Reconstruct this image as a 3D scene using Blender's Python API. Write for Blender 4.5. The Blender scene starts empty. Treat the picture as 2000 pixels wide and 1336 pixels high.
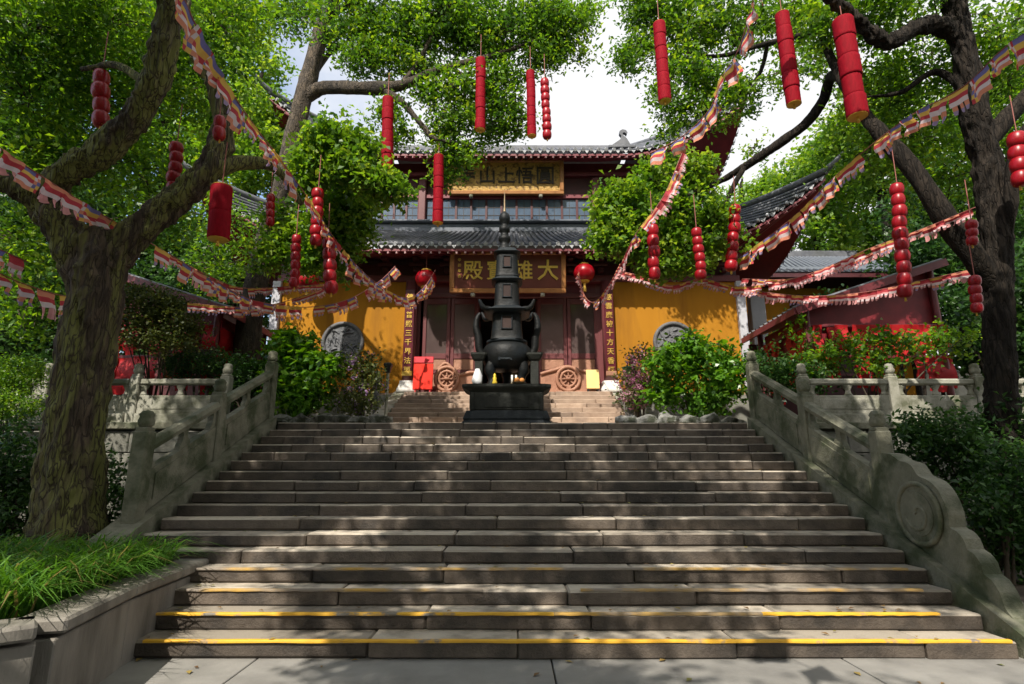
import bpy, bmesh, math, random
import numpy as np
from mathutils import Vector, Matrix, noise as mnoise

random.seed(7)
RNG = np.random.default_rng(11)
R = math.radians
scene = bpy.context.scene
COL = scene.collection

# ------------------------------------------------------------------ camera
CAM_H, CAM_F, CAM_P = 1.6205, 1100.0, 0.2274
cam_d = bpy.data.cameras.new('camera')
cam_d.sensor_width = 36.0
cam_d.lens = 19.8
cam_d.clip_end = 2000
cam = bpy.data.objects.new('camera', cam_d)
cam.location = (0, 0, CAM_H)
cam.rotation_euler = (math.pi / 2 + CAM_P, 0, 0)
COL.objects.link(cam)
scene.camera = cam

# ------------------------------------------------------------------ light
SUN_EL, SUN_AZ = R(49), R(200)
S = Vector((math.sin(SUN_AZ) * math.cos(SUN_EL), math.cos(SUN_AZ) * math.cos(SUN_EL), math.sin(SUN_EL)))
world = bpy.data.worlds.new('World')
scene.world = world
world.use_nodes = True
wn, wl = world.node_tree.nodes, world.node_tree.links
wn.clear()
w_out = wn.new('ShaderNodeOutputWorld')
w_bg = wn.new('ShaderNodeBackground')
w_bg.inputs['Strength'].default_value = 0.15
w_sky = wn.new('ShaderNodeTexSky')
w_sky.sky_type = 'NISHITA'
w_sky.sun_disc = False
w_sky.sun_elevation = SUN_EL
w_sky.sun_rotation = SUN_AZ
w_sky.air_density = 1.2
w_sky.dust_density = 2.5
w_co = wn.new('ShaderNodeTexCoord')
w_map = wn.new('ShaderNodeMapping')
w_map.inputs['Location'].default_value = (2.3, 0.4, 0.9)
w_noise = wn.new('ShaderNodeTexNoise')
w_noise.inputs['Scale'].default_value = 1.7
w_noise.inputs['Detail'].default_value = 7
w_noise.inputs['Roughness'].default_value = 0.55
w_ramp = wn.new('ShaderNodeValToRGB')
w_ramp.color_ramp.elements[0].position = 0.30
w_ramp.color_ramp.elements[1].position = 0.46
w_mix = wn.new('ShaderNodeMix')
w_mix.data_type = 'RGBA'
w_mix.inputs['B'].default_value = (4.0, 4.02, 4.1, 1)
wl.new(w_co.outputs['Generated'], w_map.inputs['Vector'])
wl.new(w_map.outputs['Vector'], w_noise.inputs['Vector'])
w_sep = wn.new('ShaderNodeSeparateXYZ')
w_bank = wn.new('ShaderNodeMath')          # the cloud bank thins out towards the left
w_bank.operation = 'MULTIPLY_ADD'
w_bank.inputs[1].default_value = 0.85
wl.new(w_co.outputs['Generated'], w_sep.inputs['Vector'])
wl.new(w_sep.outputs['X'], w_bank.inputs[0])
wl.new(w_noise.outputs['Fac'], w_bank.inputs[2])
wl.new(w_bank.outputs['Value'], w_ramp.inputs['Fac'])
wl.new(w_ramp.outputs['Color'], w_mix.inputs['Factor'])
wl.new(w_sky.outputs['Color'], w_mix.inputs['A'])
wl.new(w_mix.outputs['Result'], w_bg.inputs['Color'])
wl.new(w_bg.outputs['Background'], w_out.inputs['Surface'])

sun_d = bpy.data.lights.new('sun', 'SUN')
sun_d.energy = 3.7
sun_d.angle = R(0.53)
sun_d.color = (1.0, 0.93, 0.82)
sun = bpy.data.objects.new('sun', sun_d)
sun.rotation_euler = S.to_track_quat('Z', 'Y').to_euler()
sun.location = (-8, -20, 40)
COL.objects.link(sun)

scene.view_settings.view_transform = 'Standard'
scene.view_settings.look = 'None'
scene.view_settings.gamma = 1.0
scene.view_settings.use_curve_mapping = False
scene.view_settings.exposure = 0.8
scene.render.engine = 'CYCLES'
scene.cycles.max_bounces = 7
scene.cycles.diffuse_bounces = 4
scene.cycles.transparent_max_bounces = 8
scene.cycles.use_denoising = True
scene.cycles.sample_clamp_indirect = 6.0


def at(px, py, depth):
    """survey helper: the point at a chosen distance in front of the viewpoint"""
    c, s = math.cos(CAM_P), math.sin(CAM_P)
    u, v = px - 1000.0, 668.0 - py
    y = CAM_F * c - v * s
    z = CAM_F * s + v * c
    k = depth / y
    return Vector((u * k, depth, CAM_H + z * k))


# ------------------------------------------------------------------ materials
MATS = {}


def mat(name, col, col2=None, rough=0.7, scale=6.0, detail=6.0, lo=0.35, hi=0.65, bump=0.0, bscale=None,
        metal=0.0, spec=0.5, stretch=(1, 1, 1), col3=None, scale3=1.5, lo3=0.5, hi3=0.7, coords='Object',
        trans=0.0, tint=None, rough2=None, spread=None, worn=None, crack=None):
    m = bpy.data.materials.new(name)
    m.use_nodes = True
    nt = m.node_tree
    n, l = nt.nodes, nt.links
    p = n['Principled BSDF']
    p.inputs['Roughness'].default_value = rough
    p.inputs['Metallic'].default_value = metal
    p.inputs['Specular IOR Level'].default_value = spec
    tc = n.new('ShaderNodeTexCoord')
    mp = n.new('ShaderNodeMapping')
    mp.inputs['Scale'].default_value = stretch
    if coords == 'World':
        ge = n.new('ShaderNodeNewGeometry')
        l.new(ge.outputs['Position'], mp.inputs['Vector'])
    else:
        l.new(tc.outputs[coords], mp.inputs['Vector'])

    def noise_mask(sc, a, b, det=detail):
        t = n.new('ShaderNodeTexNoise')
        t.inputs['Scale'].default_value = sc
        t.inputs['Detail'].default_value = det
        t.inputs['Roughness'].default_value = 0.6
        l.new(mp.outputs['Vector'], t.inputs['Vector'])
        r = n.new('ShaderNodeMapRange')
        r.inputs['From Min'].default_value = a
        r.inputs['From Max'].default_value = b
        l.new(t.outputs['Fac'], r.inputs['Value'])
        return r.outputs['Result'], t.outputs['Fac']

    cur = None
    fac = None
    if col2 is not None:
        mask, fac = noise_mask(scale, lo, hi)
        mx = n.new('ShaderNodeMix')
        mx.data_type = 'RGBA'
        mx.inputs['A'].default_value = (*col, 1)
        mx.inputs['B'].default_value = (*col2, 1)
        l.new(mask, mx.inputs['Factor'])
        cur = mx.outputs['Result']
        if rough2 is not None:
            rr = n.new('ShaderNodeMapRange')
            rr.inputs['To Min'].default_value = rough
            rr.inputs['To Max'].default_value = rough2
            l.new(mask, rr.inputs['Value'])
            l.new(rr.outputs['Result'], p.inputs['Roughness'])
    if col3 is not None:
        mask3, _ = noise_mask(scale3, lo3, hi3)
        mx = n.new('ShaderNodeMix')
        mx.data_type = 'RGBA'
        if cur is None:
            mx.inputs['A'].default_value = (*col, 1)
        else:
            l.new(cur, mx.inputs['A'])
        mx.inputs['B'].default_value = (*col3, 1)
        l.new(mask3, mx.inputs['Factor'])
        cur = mx.outputs['Result']
    if worn is not None:                              # treads worn pale by feet; upright faces darkened, their shade put into the colour
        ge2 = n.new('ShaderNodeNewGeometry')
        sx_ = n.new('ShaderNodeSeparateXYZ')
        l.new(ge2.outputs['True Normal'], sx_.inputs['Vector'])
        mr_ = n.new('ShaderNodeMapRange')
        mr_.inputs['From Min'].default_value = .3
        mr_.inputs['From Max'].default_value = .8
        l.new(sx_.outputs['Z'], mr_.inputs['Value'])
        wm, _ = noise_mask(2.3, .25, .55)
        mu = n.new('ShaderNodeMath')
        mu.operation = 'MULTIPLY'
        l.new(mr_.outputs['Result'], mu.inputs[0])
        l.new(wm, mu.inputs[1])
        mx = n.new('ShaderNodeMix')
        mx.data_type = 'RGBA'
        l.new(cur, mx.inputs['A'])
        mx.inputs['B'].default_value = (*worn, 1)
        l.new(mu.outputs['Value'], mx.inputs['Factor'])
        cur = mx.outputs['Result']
    if spread:                                        # every piece its own shade of the stone
        oi = n.new('ShaderNodeObjectInfo')
        mr = n.new('ShaderNodeMapRange')
        mr.inputs['To Min'].default_value = 1 - spread
        mr.inputs['To Max'].default_value = 1 + spread
        l.new(oi.outputs['Random'], mr.inputs['Value'])
        hs = n.new('ShaderNodeHueSaturation')
        l.new(mr.outputs['Result'], hs.inputs['Value'])
        if cur is None:
            hs.inputs['Color'].default_value = (*col, 1)
        else:
            l.new(cur, hs.inputs['Color'])
        cur = hs.outputs['Color']
    if tint:                                          # per-leaf variation stored on the mesh
        at_ = n.new('ShaderNodeAttribute')
        at_.attribute_name = 'tint'
        rp = n.new('ShaderNodeValToRGB')
        els = rp.color_ramp.elements
        els[0].color = (*tint[0], 1)
        els[1].color = (*tint[-1], 1)
        for k, c in enumerate(tint[1:-1]):
            e = els.new((k + 1) / (len(tint) - 1))
            e.color = (*c, 1)
        l.new(at_.outputs['Fac'], rp.inputs['Fac'])
        cur = rp.outputs['Color']
    crk = None
    if crack:                                         # fissured bark plates
        dn = n.new('ShaderNodeTexNoise')
        dn.inputs['Scale'].default_value = 7
        l.new(mp.outputs['Vector'], dn.inputs['Vector'])
        vm = n.new('ShaderNodeMix')
        vm.data_type = 'VECTOR'
        vm.inputs['Factor'].default_value = .22
        l.new(mp.outputs['Vector'], vm.inputs['A'])
        l.new(dn.outputs['Color'], vm.inputs['B'])
        vo = n.new('ShaderNodeTexVoronoi')
        vo.feature = 'DISTANCE_TO_EDGE'
        vo.inputs['Scale'].default_value = crack
        l.new(vm.outputs['Result'], vo.inputs['Vector'])
        cr = n.new('ShaderNodeMapRange')
        cr.inputs['From Max'].default_value = .11
        l.new(vo.outputs['Distance'], cr.inputs['Value'])
        crk = cr.outputs['Result']
        mx = n.new('ShaderNodeMix')
        mx.data_type = 'RGBA'
        mx.inputs['A'].default_value = (*[q * .85 for q in col], 1)
        l.new(cur, mx.inputs['B'])
        l.new(crk, mx.inputs['Factor'])
        cur = mx.outputs['Result']
    if cur is None:
        p.inputs['Base Color'].default_value = (*col, 1)
    else:
        l.new(cur, p.inputs['Base Color'])
    if bump:
        _, f = noise_mask(bscale or scale * 4, 0, 1, 8)
        b = n.new('ShaderNodeBump')
        b.inputs['Strength'].default_value = bump
        b.inputs['Distance'].default_value = 0.03
        if crk is not None:
            ad = n.new('ShaderNodeMath')
            ad.operation = 'MULTIPLY_ADD'
            ad.inputs[1].default_value = .45
            l.new(crk, ad.inputs[0])
            l.new(f, ad.inputs[2])
            l.new(ad.outputs['Value'], b.inputs['Height'])
        else:
            l.new(f, b.inputs['Height'])
        l.new(b.outputs['Normal'], p.inputs['Normal'])
    if trans:
        tr = n.new('ShaderNodeBsdfTranslucent')
        if cur is None:
            tr.inputs['Color'].default_value = (*col, 1)
        else:
            g = n.new('ShaderNodeHueSaturation')
            g.inputs['Value'].default_value = 1.5 if tint else 1.0
            g.inputs['Saturation'].default_value = 1.1
            g.inputs['Hue'].default_value = 0.485 if tint else 0.5
            l.new(cur, g.inputs['Color'])
            l.new(g.outputs['Color'], tr.inputs['Color'])
        ms = n.new('ShaderNodeMixShader')
        ms.inputs['Fac'].default_value = trans
        l.new(p.outputs['BSDF'], ms.inputs[1])
        l.new(tr.outputs['BSDF'], ms.inputs[2])
        l.new(ms.outputs['Shader'], n['Material Output'].inputs['Surface'])
    MATS[name] = m
    return m


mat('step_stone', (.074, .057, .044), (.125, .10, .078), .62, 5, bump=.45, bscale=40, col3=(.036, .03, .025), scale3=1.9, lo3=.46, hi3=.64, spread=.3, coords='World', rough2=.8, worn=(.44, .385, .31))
mat('upper_step_stone', (.30, .21, .15), (.42, .31, .23), .75, 4, bump=.35, bscale=35, col3=(.18, .13, .10), scale3=1.3, spread=.15, coords='World')
mat('slab_stone', (.23, .222, .205), (.29, .28, .26), .7, 2.2, bump=.12, bscale=60, col3=(.16, .155, .145), scale3=.8, spread=.07, coords='World')
mat('balustrade_stone', (.145, .142, .10), (.225, .218, .16), .8, 5, bump=.5, bscale=40, col3=(.06, .072, .035), scale3=2.2, lo3=.46, hi3=.62, coords='World')
mat('pale_stone', (.27, .265, .21), (.37, .36, .30), .75, 5, bump=.4, bscale=40, col3=(.11, .115, .07), scale3=2.0, lo3=.46, hi3=.62, coords='World')
mat('planter_stone', (.19, .172, .148), (.26, .238, .205), .75, 3, bump=.35, bscale=40, col3=(.075, .066, .054), scale3=1.4, lo3=.45, hi3=.66, stretch=(1, 1, .3), coords='World')
mat('retaining_stone', (.16, .16, .135), (.24, .235, .2), .85, 3, bump=.4, bscale=25, col3=(.07, .08, .05), scale3=1.1, coords='World', spread=.15)
mat('rock', (.15, .15, .14), (.34, .335, .32), .85, 7, bump=.9, bscale=14, col3=(.03, .035, .02), scale3=3, lo3=.45, hi3=.6)
mat('soil', (.05, .038, .028), (.085, .065, .048), .95, 9, bump=.6, bscale=30, coords='World')
mat('earth', (.06, .065, .035), (.10, .09, .055), .95, 1.5, bump=.5, bscale=8, coords='World')
mat('yellow_paint', (.75, .42, .03), (.68, .36, .025), .6, 8, col3=(.2, .18, .15), scale3=3.2, lo3=.56, hi3=.64, coords='World')
mat('faded_paint', (.5, .30, .06), (.42, .25, .05), .6, 8, col3=(.24, .2, .16), scale3=1.6, lo3=.38, hi3=.54, coords='World')
mat('yellow_wall', (.42, .188, .018), (.37, .16, .015), .85, .8, spec=.1, bump=.12, bscale=25, col3=(.27, .118, .018), scale3=1.3, lo3=.52, hi3=.78, stretch=(1.6, 1, .22), coords='World')
mat('grey_plaster', (.42, .42, .46), (.5, .5, .54), .85, 2, bump=.08, bscale=25)
mat('dark_stone', (.085, .085, .09), (.13, .13, .135), .6, 8, bump=.2)
mat('carved_slate', (.10, .105, .115), (.17, .175, .185), .7, 9, bump=.9, bscale=14)
mat('red_lacquer', (.16, .028, .035), (.12, .02, .026), .45, 3, bump=.05, bscale=30)
mat('mauve_wood', (.165, .048, .05), (.125, .036, .038), .42, 3, stretch=(1, 1, .2), bump=.1, bscale=20)
mat('dark_beam', (.085, .016, .02), (.055, .012, .016), .5, 3)
mat('rafter_red', (.22, .04, .052), (.17, .03, .04), .5, 3)
mat('rafter_tip', (.62, .40, .40), (.5, .3, .3), .6, 9)
mat('roof_tile', (.085, .09, .105), (.14, .145, .16), .55, 5, bump=.2, bscale=30, col3=(.055, .06, .055), scale3=1.2)
mat('tile_end', (.50, .51, .53), (.25, .255, .27), .6, 14, lo=.4, hi=.6)
mat('roof_blue', (.115, .13, .16), (.15, .165, .195), .4, 3)
mat('window_glass', (.075, .11, .165), (.10, .14, .20), .2, 2, spec=.7, bump=.04, bscale=4)
mat('door_glass', (.085, .06, .058), (.11, .08, .075), .12, 2, spec=.6)
mat('paper_pane', (.15, .095, .092), (.12, .075, .072), .3, 3)
mat('carved_wood', (.40, .20, .125), (.31, .145, .09), .6, 5, bump=.5, bscale=18, stretch=(1, 1, .5))
mat('gold', (.85, .55, .10), (.95, .68, .18), .32, 20, metal=.6)
mat('old_gold', (.44, .26, .055), (.58, .37, .095), .45, 14, metal=.1, bump=.9, bscale=30, col3=(.17, .095, .03), scale3=9, lo3=.5, hi3=.62)
mat('plaque_red', (.17, .045, .03), (.13, .033, .024), .4, 2)
mat('plaque_frame', (.42, .19, .06), (.33, .14, .045), .4, 6, bump=.2)
mat('dark_paint', (.035, .022, .014), None, .5)
mat('couplet_red', (.11, .012, .022), (.085, .01, .018), .35, 3)
mat('white_stone', (.72, .70, .66), (.62, .60, .56), .7, 5)
mat('bronze', (.005, .0055, .0055), (.010, .0115, .012), .5, 6, metal=.1, spec=.25, bump=.3, bscale=22, col3=(.009, .013, .017), scale3=2.0, lo3=.52, hi3=.7)
mat('bronze_edge', (.010, .014, .017), (.018, .024, .029), .5, 9, metal=.1, spec=.25, bump=.4)
mat('altar_stone', (.019, .021, .018), (.032, .034, .030), .75, 5, bump=.4, spec=.25, col3=(.011, .013, .011), scale3=2)
mat('brass', (.26, .19, .11), (.20, .145, .08), .45, 9, metal=.4)
mat('red_board', (.86, .05, .03), (.8, .04, .025), .6, 2, spec=.1)
mat('red_board_top', (.60, .015, .03), None, .5)
mat('board_yellow', (.85, .62, .25), (.8, .56, .2), .6, 2)
mat('lantern_red', (.40, .004, .014), (.32, .003, .010), .34, 6, trans=.2)
mat('silk_red', (.33, .003, .014), (.25, .002, .010), .65, 4, spec=.12, trans=.15, bump=.3, bscale=60)
mat('lantern_gold', (.7, .42, .06), None, .4, metal=.3)
mat('cord', (.30, .10, .08), None, .7)
mat('flag_blue', (.17, .15, .36), None, .8, trans=.3)
mat('flag_yellow', (.74, .46, .10), None, .8, trans=.3)
mat('flag_red', (.50, .05, .065), None, .8, trans=.3)
mat('flag_white', (.74, .60, .61), None, .8, trans=.3)
mat('flag_orange', (.70, .26, .16), None, .8, trans=.3)
mat('flag_pink', (.66, .30, .30), None, .8, trans=.3)
mat('flag_violet', (.36, .26, .42), None, .8, trans=.3)
mat('ribbon_red', (.62, .014, .02), (.48, .009, .014), .6, 4, trans=.3)
mat('awning_red', (.24, .02, .028), (.16, .013, .02), .5, 3, trans=.15)
mat('pole_wood', (.20, .10, .06), (.14, .07, .04), .7, 6)
mat('bark', (.055, .04, .028), (.105, .08, .056), .9, 5, bump=1.0, bscale=16, stretch=(1, 1, .28), col3=(.12, .12, .05), scale3=2.2, lo3=.54, hi3=.62)
mat('bark_moss', (.042, .028, .019), (.12, .086, .058), .92, 13, lo=.40, hi=.64, bump=1.0, bscale=26, stretch=(1, 1, .16), col3=(.16, .16, .045), scale3=2.4, lo3=.44, hi3=.55, crack=17)
mat('bark_light', (.04, .03, .02), (.12, .09, .06), .9, 10, lo=.38, hi=.62, bump=1.0, bscale=20, stretch=(1, 1, .35), col3=(.022, .018, .013), scale3=1.4, lo3=.45, hi3=.6, crack=14)
mat('bark_dark', (.013, .0105, .008), (.036, .028, .021), .9, 13, lo=.42, hi=.62, spec=.2, bump=1.0, bscale=22, stretch=(1, 1, .16), crack=17)
mat('twig', (.06, .045, .03), None, .9)
G = lambda *a: list(a)
mat('leaf_camphor', (.05, .1, .02), rough=.42, tint=G((.03, .085, .014), (.075, .18, .022), (.14, .28, .03), (.27, .39, .045)), trans=.52)
mat('leaf_bright', (.05, .1, .02), rough=.42, tint=G((.05, .13, .016), (.10, .22, .026), (.18, .31, .036), (.29, .40, .055)), trans=.5)
mat('leaf_olive', (.05, .1, .02), rough=.55, tint=G((.03, .05, .012), (.06, .085, .018), (.10, .125, .026), (.15, .17, .04)), trans=.35)
mat('leaf_dark', (.02, .05, .02), rough=.45, tint=G((.014, .045, .012), (.028, .08, .018), (.05, .125, .025), (.085, .18, .036)), trans=.4)
mat('leaf_gloss', (.05, .13, .02), rough=.3, tint=G((.045, .13, .014), (.08, .21, .022), (.13, .29, .03), (.21, .37, .05)), trans=.42)
mat('leaf_grass', (.04, .12, .02), rough=.4, tint=G((.03, .10, .012), (.06, .165, .02), (.095, .23, .03), (.14, .29, .045), (.27, .22, .08)), trans=.4)
mat('petal_pink', (.45, .16, .26), rough=.6, tint=G((.28, .10, .17), (.45, .18, .28), (.6, .32, .4)), trans=.3)
mat('petal_violet', (.3, .2, .36), rough=.6, tint=G((.24, .13, .28), (.4, .26, .44)), trans=.3)
mat('dark_metal', (.025, .025, .027), (.04, .04, .042), .4, 8, metal=.4)
mat('lamp_glass', (.55, .54, .48), None, .3)
mat('plastic_green', (.02, .10, .045), (.03, .13, .06), .45, 6)
mat('candle_white', (.8, .78, .7), None, .5)
mat('fruit_orange', (.75, .32, .08), (.65, .25, .05), .5, 9)
mat('figure_gold', (.8, .6, .06), (.7, .48, .04), .35, 14, metal=.4)
mat('cloth_white', (.72, .73, .75), (.6, .62, .66), .8, 6, bump=.3)
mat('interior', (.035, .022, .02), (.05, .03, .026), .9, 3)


# ------------------------------------------------------------------ mesh helpers
class MB:
    def __init__(self):
        self.v, self.f, self.m, self.s = [], [], [], []

    def add(self, verts, faces, mi=0, smooth=False):
        o = len(self.v)
        self.v += [tuple(p) for p in verts]
        self.f += [tuple(i + o for i in f) for f in faces]
        self.m += [mi] * len(faces)
        self.s += [smooth] * len(faces)
        return self

    def box(self, c, s, mi=0, bev=0.0, rot=None):
        c = Vector(c)
        h = [abs(q) / 2 for q in s]
        M = rot if rot is not None else Matrix.Identity(3)
        if bev <= 0:
            vs = [c + M @ Vector((x * h[0], y * h[1], z * h[2])) for x in (-1, 1) for y in (-1, 1) for z in (-1, 1)]
            fs = [(0, 1, 3, 2), (4, 6, 7, 5), (0, 4, 5, 1), (2, 3, 7, 6), (0, 2, 6, 4), (1, 5, 7, 3)]
            return self.add(vs, fs, mi)
        bev = min(bev, min(h) * .8)
        idx, vs = {}, []
        for sx in (-1, 1):
            for sy in (-1, 1):
                for sz in (-1, 1):
                    sg = (sx, sy, sz)
                    for a in range(3):
                        idx[(sg, a)] = len(vs)
                        vs.append(Vector([sg[k] * (h[k] if k == a else h[k] - bev) for k in range(3)]))
        fs = []

        def put(ids):
            ce = sum((vs[i] for i in ids), Vector()) / len(ids)
            nn = (vs[ids[1]] - vs[ids[0]]).cross(vs[ids[2]] - vs[ids[1]])
            fs.append(tuple(ids) if nn.dot(ce) > 0 else tuple(reversed(ids)))
        for a in range(3):
            b, d = [k for k in range(3) if k != a]
            for sa in (-1, 1):
                ids = []
                for sb, sd in ((-1, -1), (1, -1), (1, 1), (-1, 1)):
                    sg = [0, 0, 0]
                    sg[a], sg[b], sg[d] = sa, sb, sd
                    ids.append(idx[(tuple(sg), a)])
                put(ids)
        for cax in range(3):
            a, b = [k for k in range(3) if k != cax]
            for sa in (-1, 1):
                for sb in (-1, 1):
                    g1, g2 = [0, 0, 0], [0, 0, 0]
                    g1[a] = g2[a] = sa
                    g1[b] = g2[b] = sb
                    g1[cax], g2[cax] = -1, 1
                    put([idx[(tuple(g1), a)], idx[(tuple(g2), a)], idx[(tuple(g2), b)], idx[(tuple(g1), b)]])
        for sx in (-1, 1):
            for sy in (-1, 1):
                for sz in (-1, 1):
                    put([idx[((sx, sy, sz), a)] for a in range(3)])
        return self.add([c + M @ q for q in vs], fs, mi)

    def bar(self, a, b, w, h, mi=0, up=(0, 0, 1), bev=0.0):
        a, b = Vector(a), Vector(b)
        d = (b - a)
        L = d.length
        x = d.normalized()
        z = Vector(up)
        z = (z - x * z.dot(x))
        z = z.normalized() if z.length > 1e-5 else Vector((1, 0, 0))
        y = z.cross(x)
        M = Matrix((x, y, z)).transposed()
        return self.box((a + b) / 2, (L, w, h), mi, bev, M)

    def tube(self, pts, rad, n=8, mi=0, cap=True, wob=0.0, seed=0.0, smooth=True, freq=1.2, ridge=0.0, zs=1.0):
        pts = [Vector(p) for p in pts]
        if not hasattr(rad, '__len__'):
            rad = [rad] * len(pts)
        t0 = (pts[1] - pts[0]).normalized()
        ref = Vector((0, 0, 1)) if abs(t0.z) < .9 else Vector((1, 0, 0))
        u = (ref - t0 * ref.dot(t0)).normalized()
        vs, fs = [], []
        for i, p in enumerate(pts):
            t = (pts[min(i + 1, len(pts) - 1)] - pts[max(i - 1, 0)]).normalized()
            u = (u - t * u.dot(t))
            u = u.normalized() if u.length > 1e-6 else t.orthogonal().normalized()
            w = t.cross(u)
            for k in range(n):
                a = 2 * math.pi * k / n
                d = u * math.cos(a) + w * math.sin(a)
                r = rad[i]
                if wob:
                    r *= 1 + wob * mnoise.noise(Vector((math.cos(a) * freq + seed, math.sin(a) * freq, i * zs * .22 + seed))) \
                        + wob * .5 * mnoise.noise(Vector((math.cos(a) * 3.5 * freq, math.sin(a) * 3.5 * freq + seed, i * zs * .45)))
                q = p + d * r
                if ridge:
                    e = Vector((q.x * 7 + seed, q.y * 7, q.z * 2.2))
                    q = q + d * ridge * (.9 - 2.2 * abs(mnoise.noise(e)) + .8 * mnoise.noise(e * 2.7) - 1.0 * abs(mnoise.noise(e * 1.9 + Vector((9, 3, 5)))))
                vs.append(q)
        for i in range(len(pts) - 1):
            for k in range(n):
                k2 = (k + 1) % n
                fs.append((i * n + k, i * n + k2, (i + 1) * n + k2, (i + 1) * n + k))
        self.add(vs, fs, mi, smooth)
        if cap:
            self.add(vs[:n], [tuple(reversed(range(n)))], mi)
            self.add(vs[-n:], [tuple(range(n))], mi)
        return self

    def lathe(self, prof, c=(0, 0, 0), n=24, mi=0, smooth=True, sq=None, sx=1.0, sy=1.0):
        """profile of (radius, z); sq = superellipse power for squarish plans"""
        c = Vector(c)
        vs, fs = [], []
        for r, z in prof:
            for k in range(n):
                a = 2 * math.pi * (k + .5) / n
                ca, sa = math.cos(a), math.sin(a)
                q = 1.0
                if sq:
                    q = (abs(ca) ** sq + abs(sa) ** sq) ** (-1.0 / sq)
                vs.append(c + Vector((ca * r * q * sx, sa * r * q * sy, z)))
        m = len(prof)
        for i in range(m - 1):
            for k in range(n):
                k2 = (k + 1) % n
                fs.append((i * n + k, i * n + k2, (i + 1) * n + k2, (i + 1) * n + k))
        fs.append(tuple(reversed(range(n))))
        fs.append(tuple((m - 1) * n + k for k in range(n)))
        return self.add(vs, fs, mi, smooth)

    def prism(self, outline, o, ax, ay, az, thick, mi=0):
        """2D outline in the plane (ax, ay) at o, extruded by thick along az"""
        o, ax, ay, az = Vector(o), Vector(ax), Vector(ay), Vector(az)
        n = len(outline)
        a = [o + ax * x + ay * y for x, y in outline]
        b = [p + az * thick for p in a]
        fs = [tuple(reversed(range(n))), tuple(range(n, 2 * n))]
        fs += [(i, (i + 1) % n, n + (i + 1) % n, n + i) for i in range(n)]
        return self.add(a + b, fs, mi)

    def sheet(self, grid, mi=0, smooth=True):
        h, w = len(grid), len(grid[0])
        vs = [p for row in grid for p in row]
        fs = [(i * w + j, i * w + j + 1, (i + 1) * w + j + 1, (i + 1) * w + j) for i in range(h - 1) for j in range(w - 1)]
        return self.add(vs, fs, mi, smooth)

    def mesh(self, name, mats, fix=True):
        me = bpy.data.meshes.new(name)
        me.from_pydata(self.v, [], self.f)
        for m in (mats if isinstance(mats, (list, tuple)) else [mats]):
            me.materials.append(MATS[m])
        me.polygons.foreach_set('material_index', self.m)
        me.polygons.foreach_set('use_smooth', self.s)
        if fix:
            bm = bmesh.new()
            bm.from_mesh(me)
            bmesh.ops.recalc_face_normals(bm, faces=bm.faces)
            bm.to_mesh(me)
            bm.free()
        me.update()
        return me

    def build(self, name, mats, parent=None, loc=None, fix=True):
        return link(name, self.mesh(name, mats, fix), parent, loc)


def link(name, me, parent=None, loc=None):
    o = bpy.data.objects.new(name, me)
    COL.objects.link(o)
    if parent is not None:
        o.parent = parent
        if loc is None:                       # geometry given in world space
            w = wloc(parent)
            o.location = (-w[0], -w[1], -w[2])
    if loc is not None:
        o.location = loc
    return o


def wloc(o):
    v = Vector((0, 0, 0))
    while o is not None:
        v += Vector(o.location)
        o = o.parent
    return v


def tag(o, label=None, cat=None, group=None, kind=None):
    if label:
        o['label'] = label
    if cat:
        o['category'] = cat
    if group:
        o['group'] = group
    if kind:
        o['kind'] = kind
    return o


def thing(name, label, cat, loc=(0, 0, 0), group=None, kind=None):
    o = bpy.data.objects.new(name, None)
    COL.objects.link(o)
    o.location = loc
    o.empty_display_size = .1
    return tag(o, label, cat, group, kind)


def struct(name, loc=(0, 0, 0)):
    o = bpy.data.objects.new(name, None)
    COL.objects.link(o)
    o.location = loc
    o['kind'] = 'structure'
    return o


def curve(pts, n=8):
    """Catmull-Rom through points (tuples of any length)"""
    P = [np.array(p, float) for p in pts]
    P = [2 * P[0] - P[1]] + P + [2 * P[-1] - P[-2]]
    out = []
    for i in range(1, len(P) - 2):
        for k in range(n):
            t = k / n
            a, b, c, d = P[i - 1], P[i], P[i + 1], P[i + 2]
            out.append(.5 * (2 * b + (c - a) * t + (2 * a - 5 * b + 4 * c - d) * t * t + (3 * b - a - 3 * c + d) * t ** 3))
    out.append(P[-2])
    return out


def text_mesh(ch, size, depth=.012):
    c = bpy.data.curves.new('glyph', 'FONT')
    c.body = ch
    c.size = size
    c.extrude = depth
    c.resolution_u = 2
    c.offset = size * .012
    c.align_x = 'CENTER'
    c.align_y = 'CENTER'
    o = bpy.data.objects.new('glyph', c)
    COL.objects.link(o)
    me = bpy.data.meshes.new_from_object(o)
    bpy.data.objects.remove(o)
    bpy.data.curves.remove(c)
    return me


def glyph(ch, size, m, parent, pos, sx=1.0, tilt=0.0, depth=.012):
    me = text_mesh(ch, size, depth)
    me.materials.clear()
    me.materials.append(MATS[m])
    o = link('character', me, parent, Vector(pos) - wloc(parent))
    o.rotation_euler = (math.pi / 2 + tilt, 0, 0)
    o.scale = (sx, 1, 1)
    return o


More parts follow.
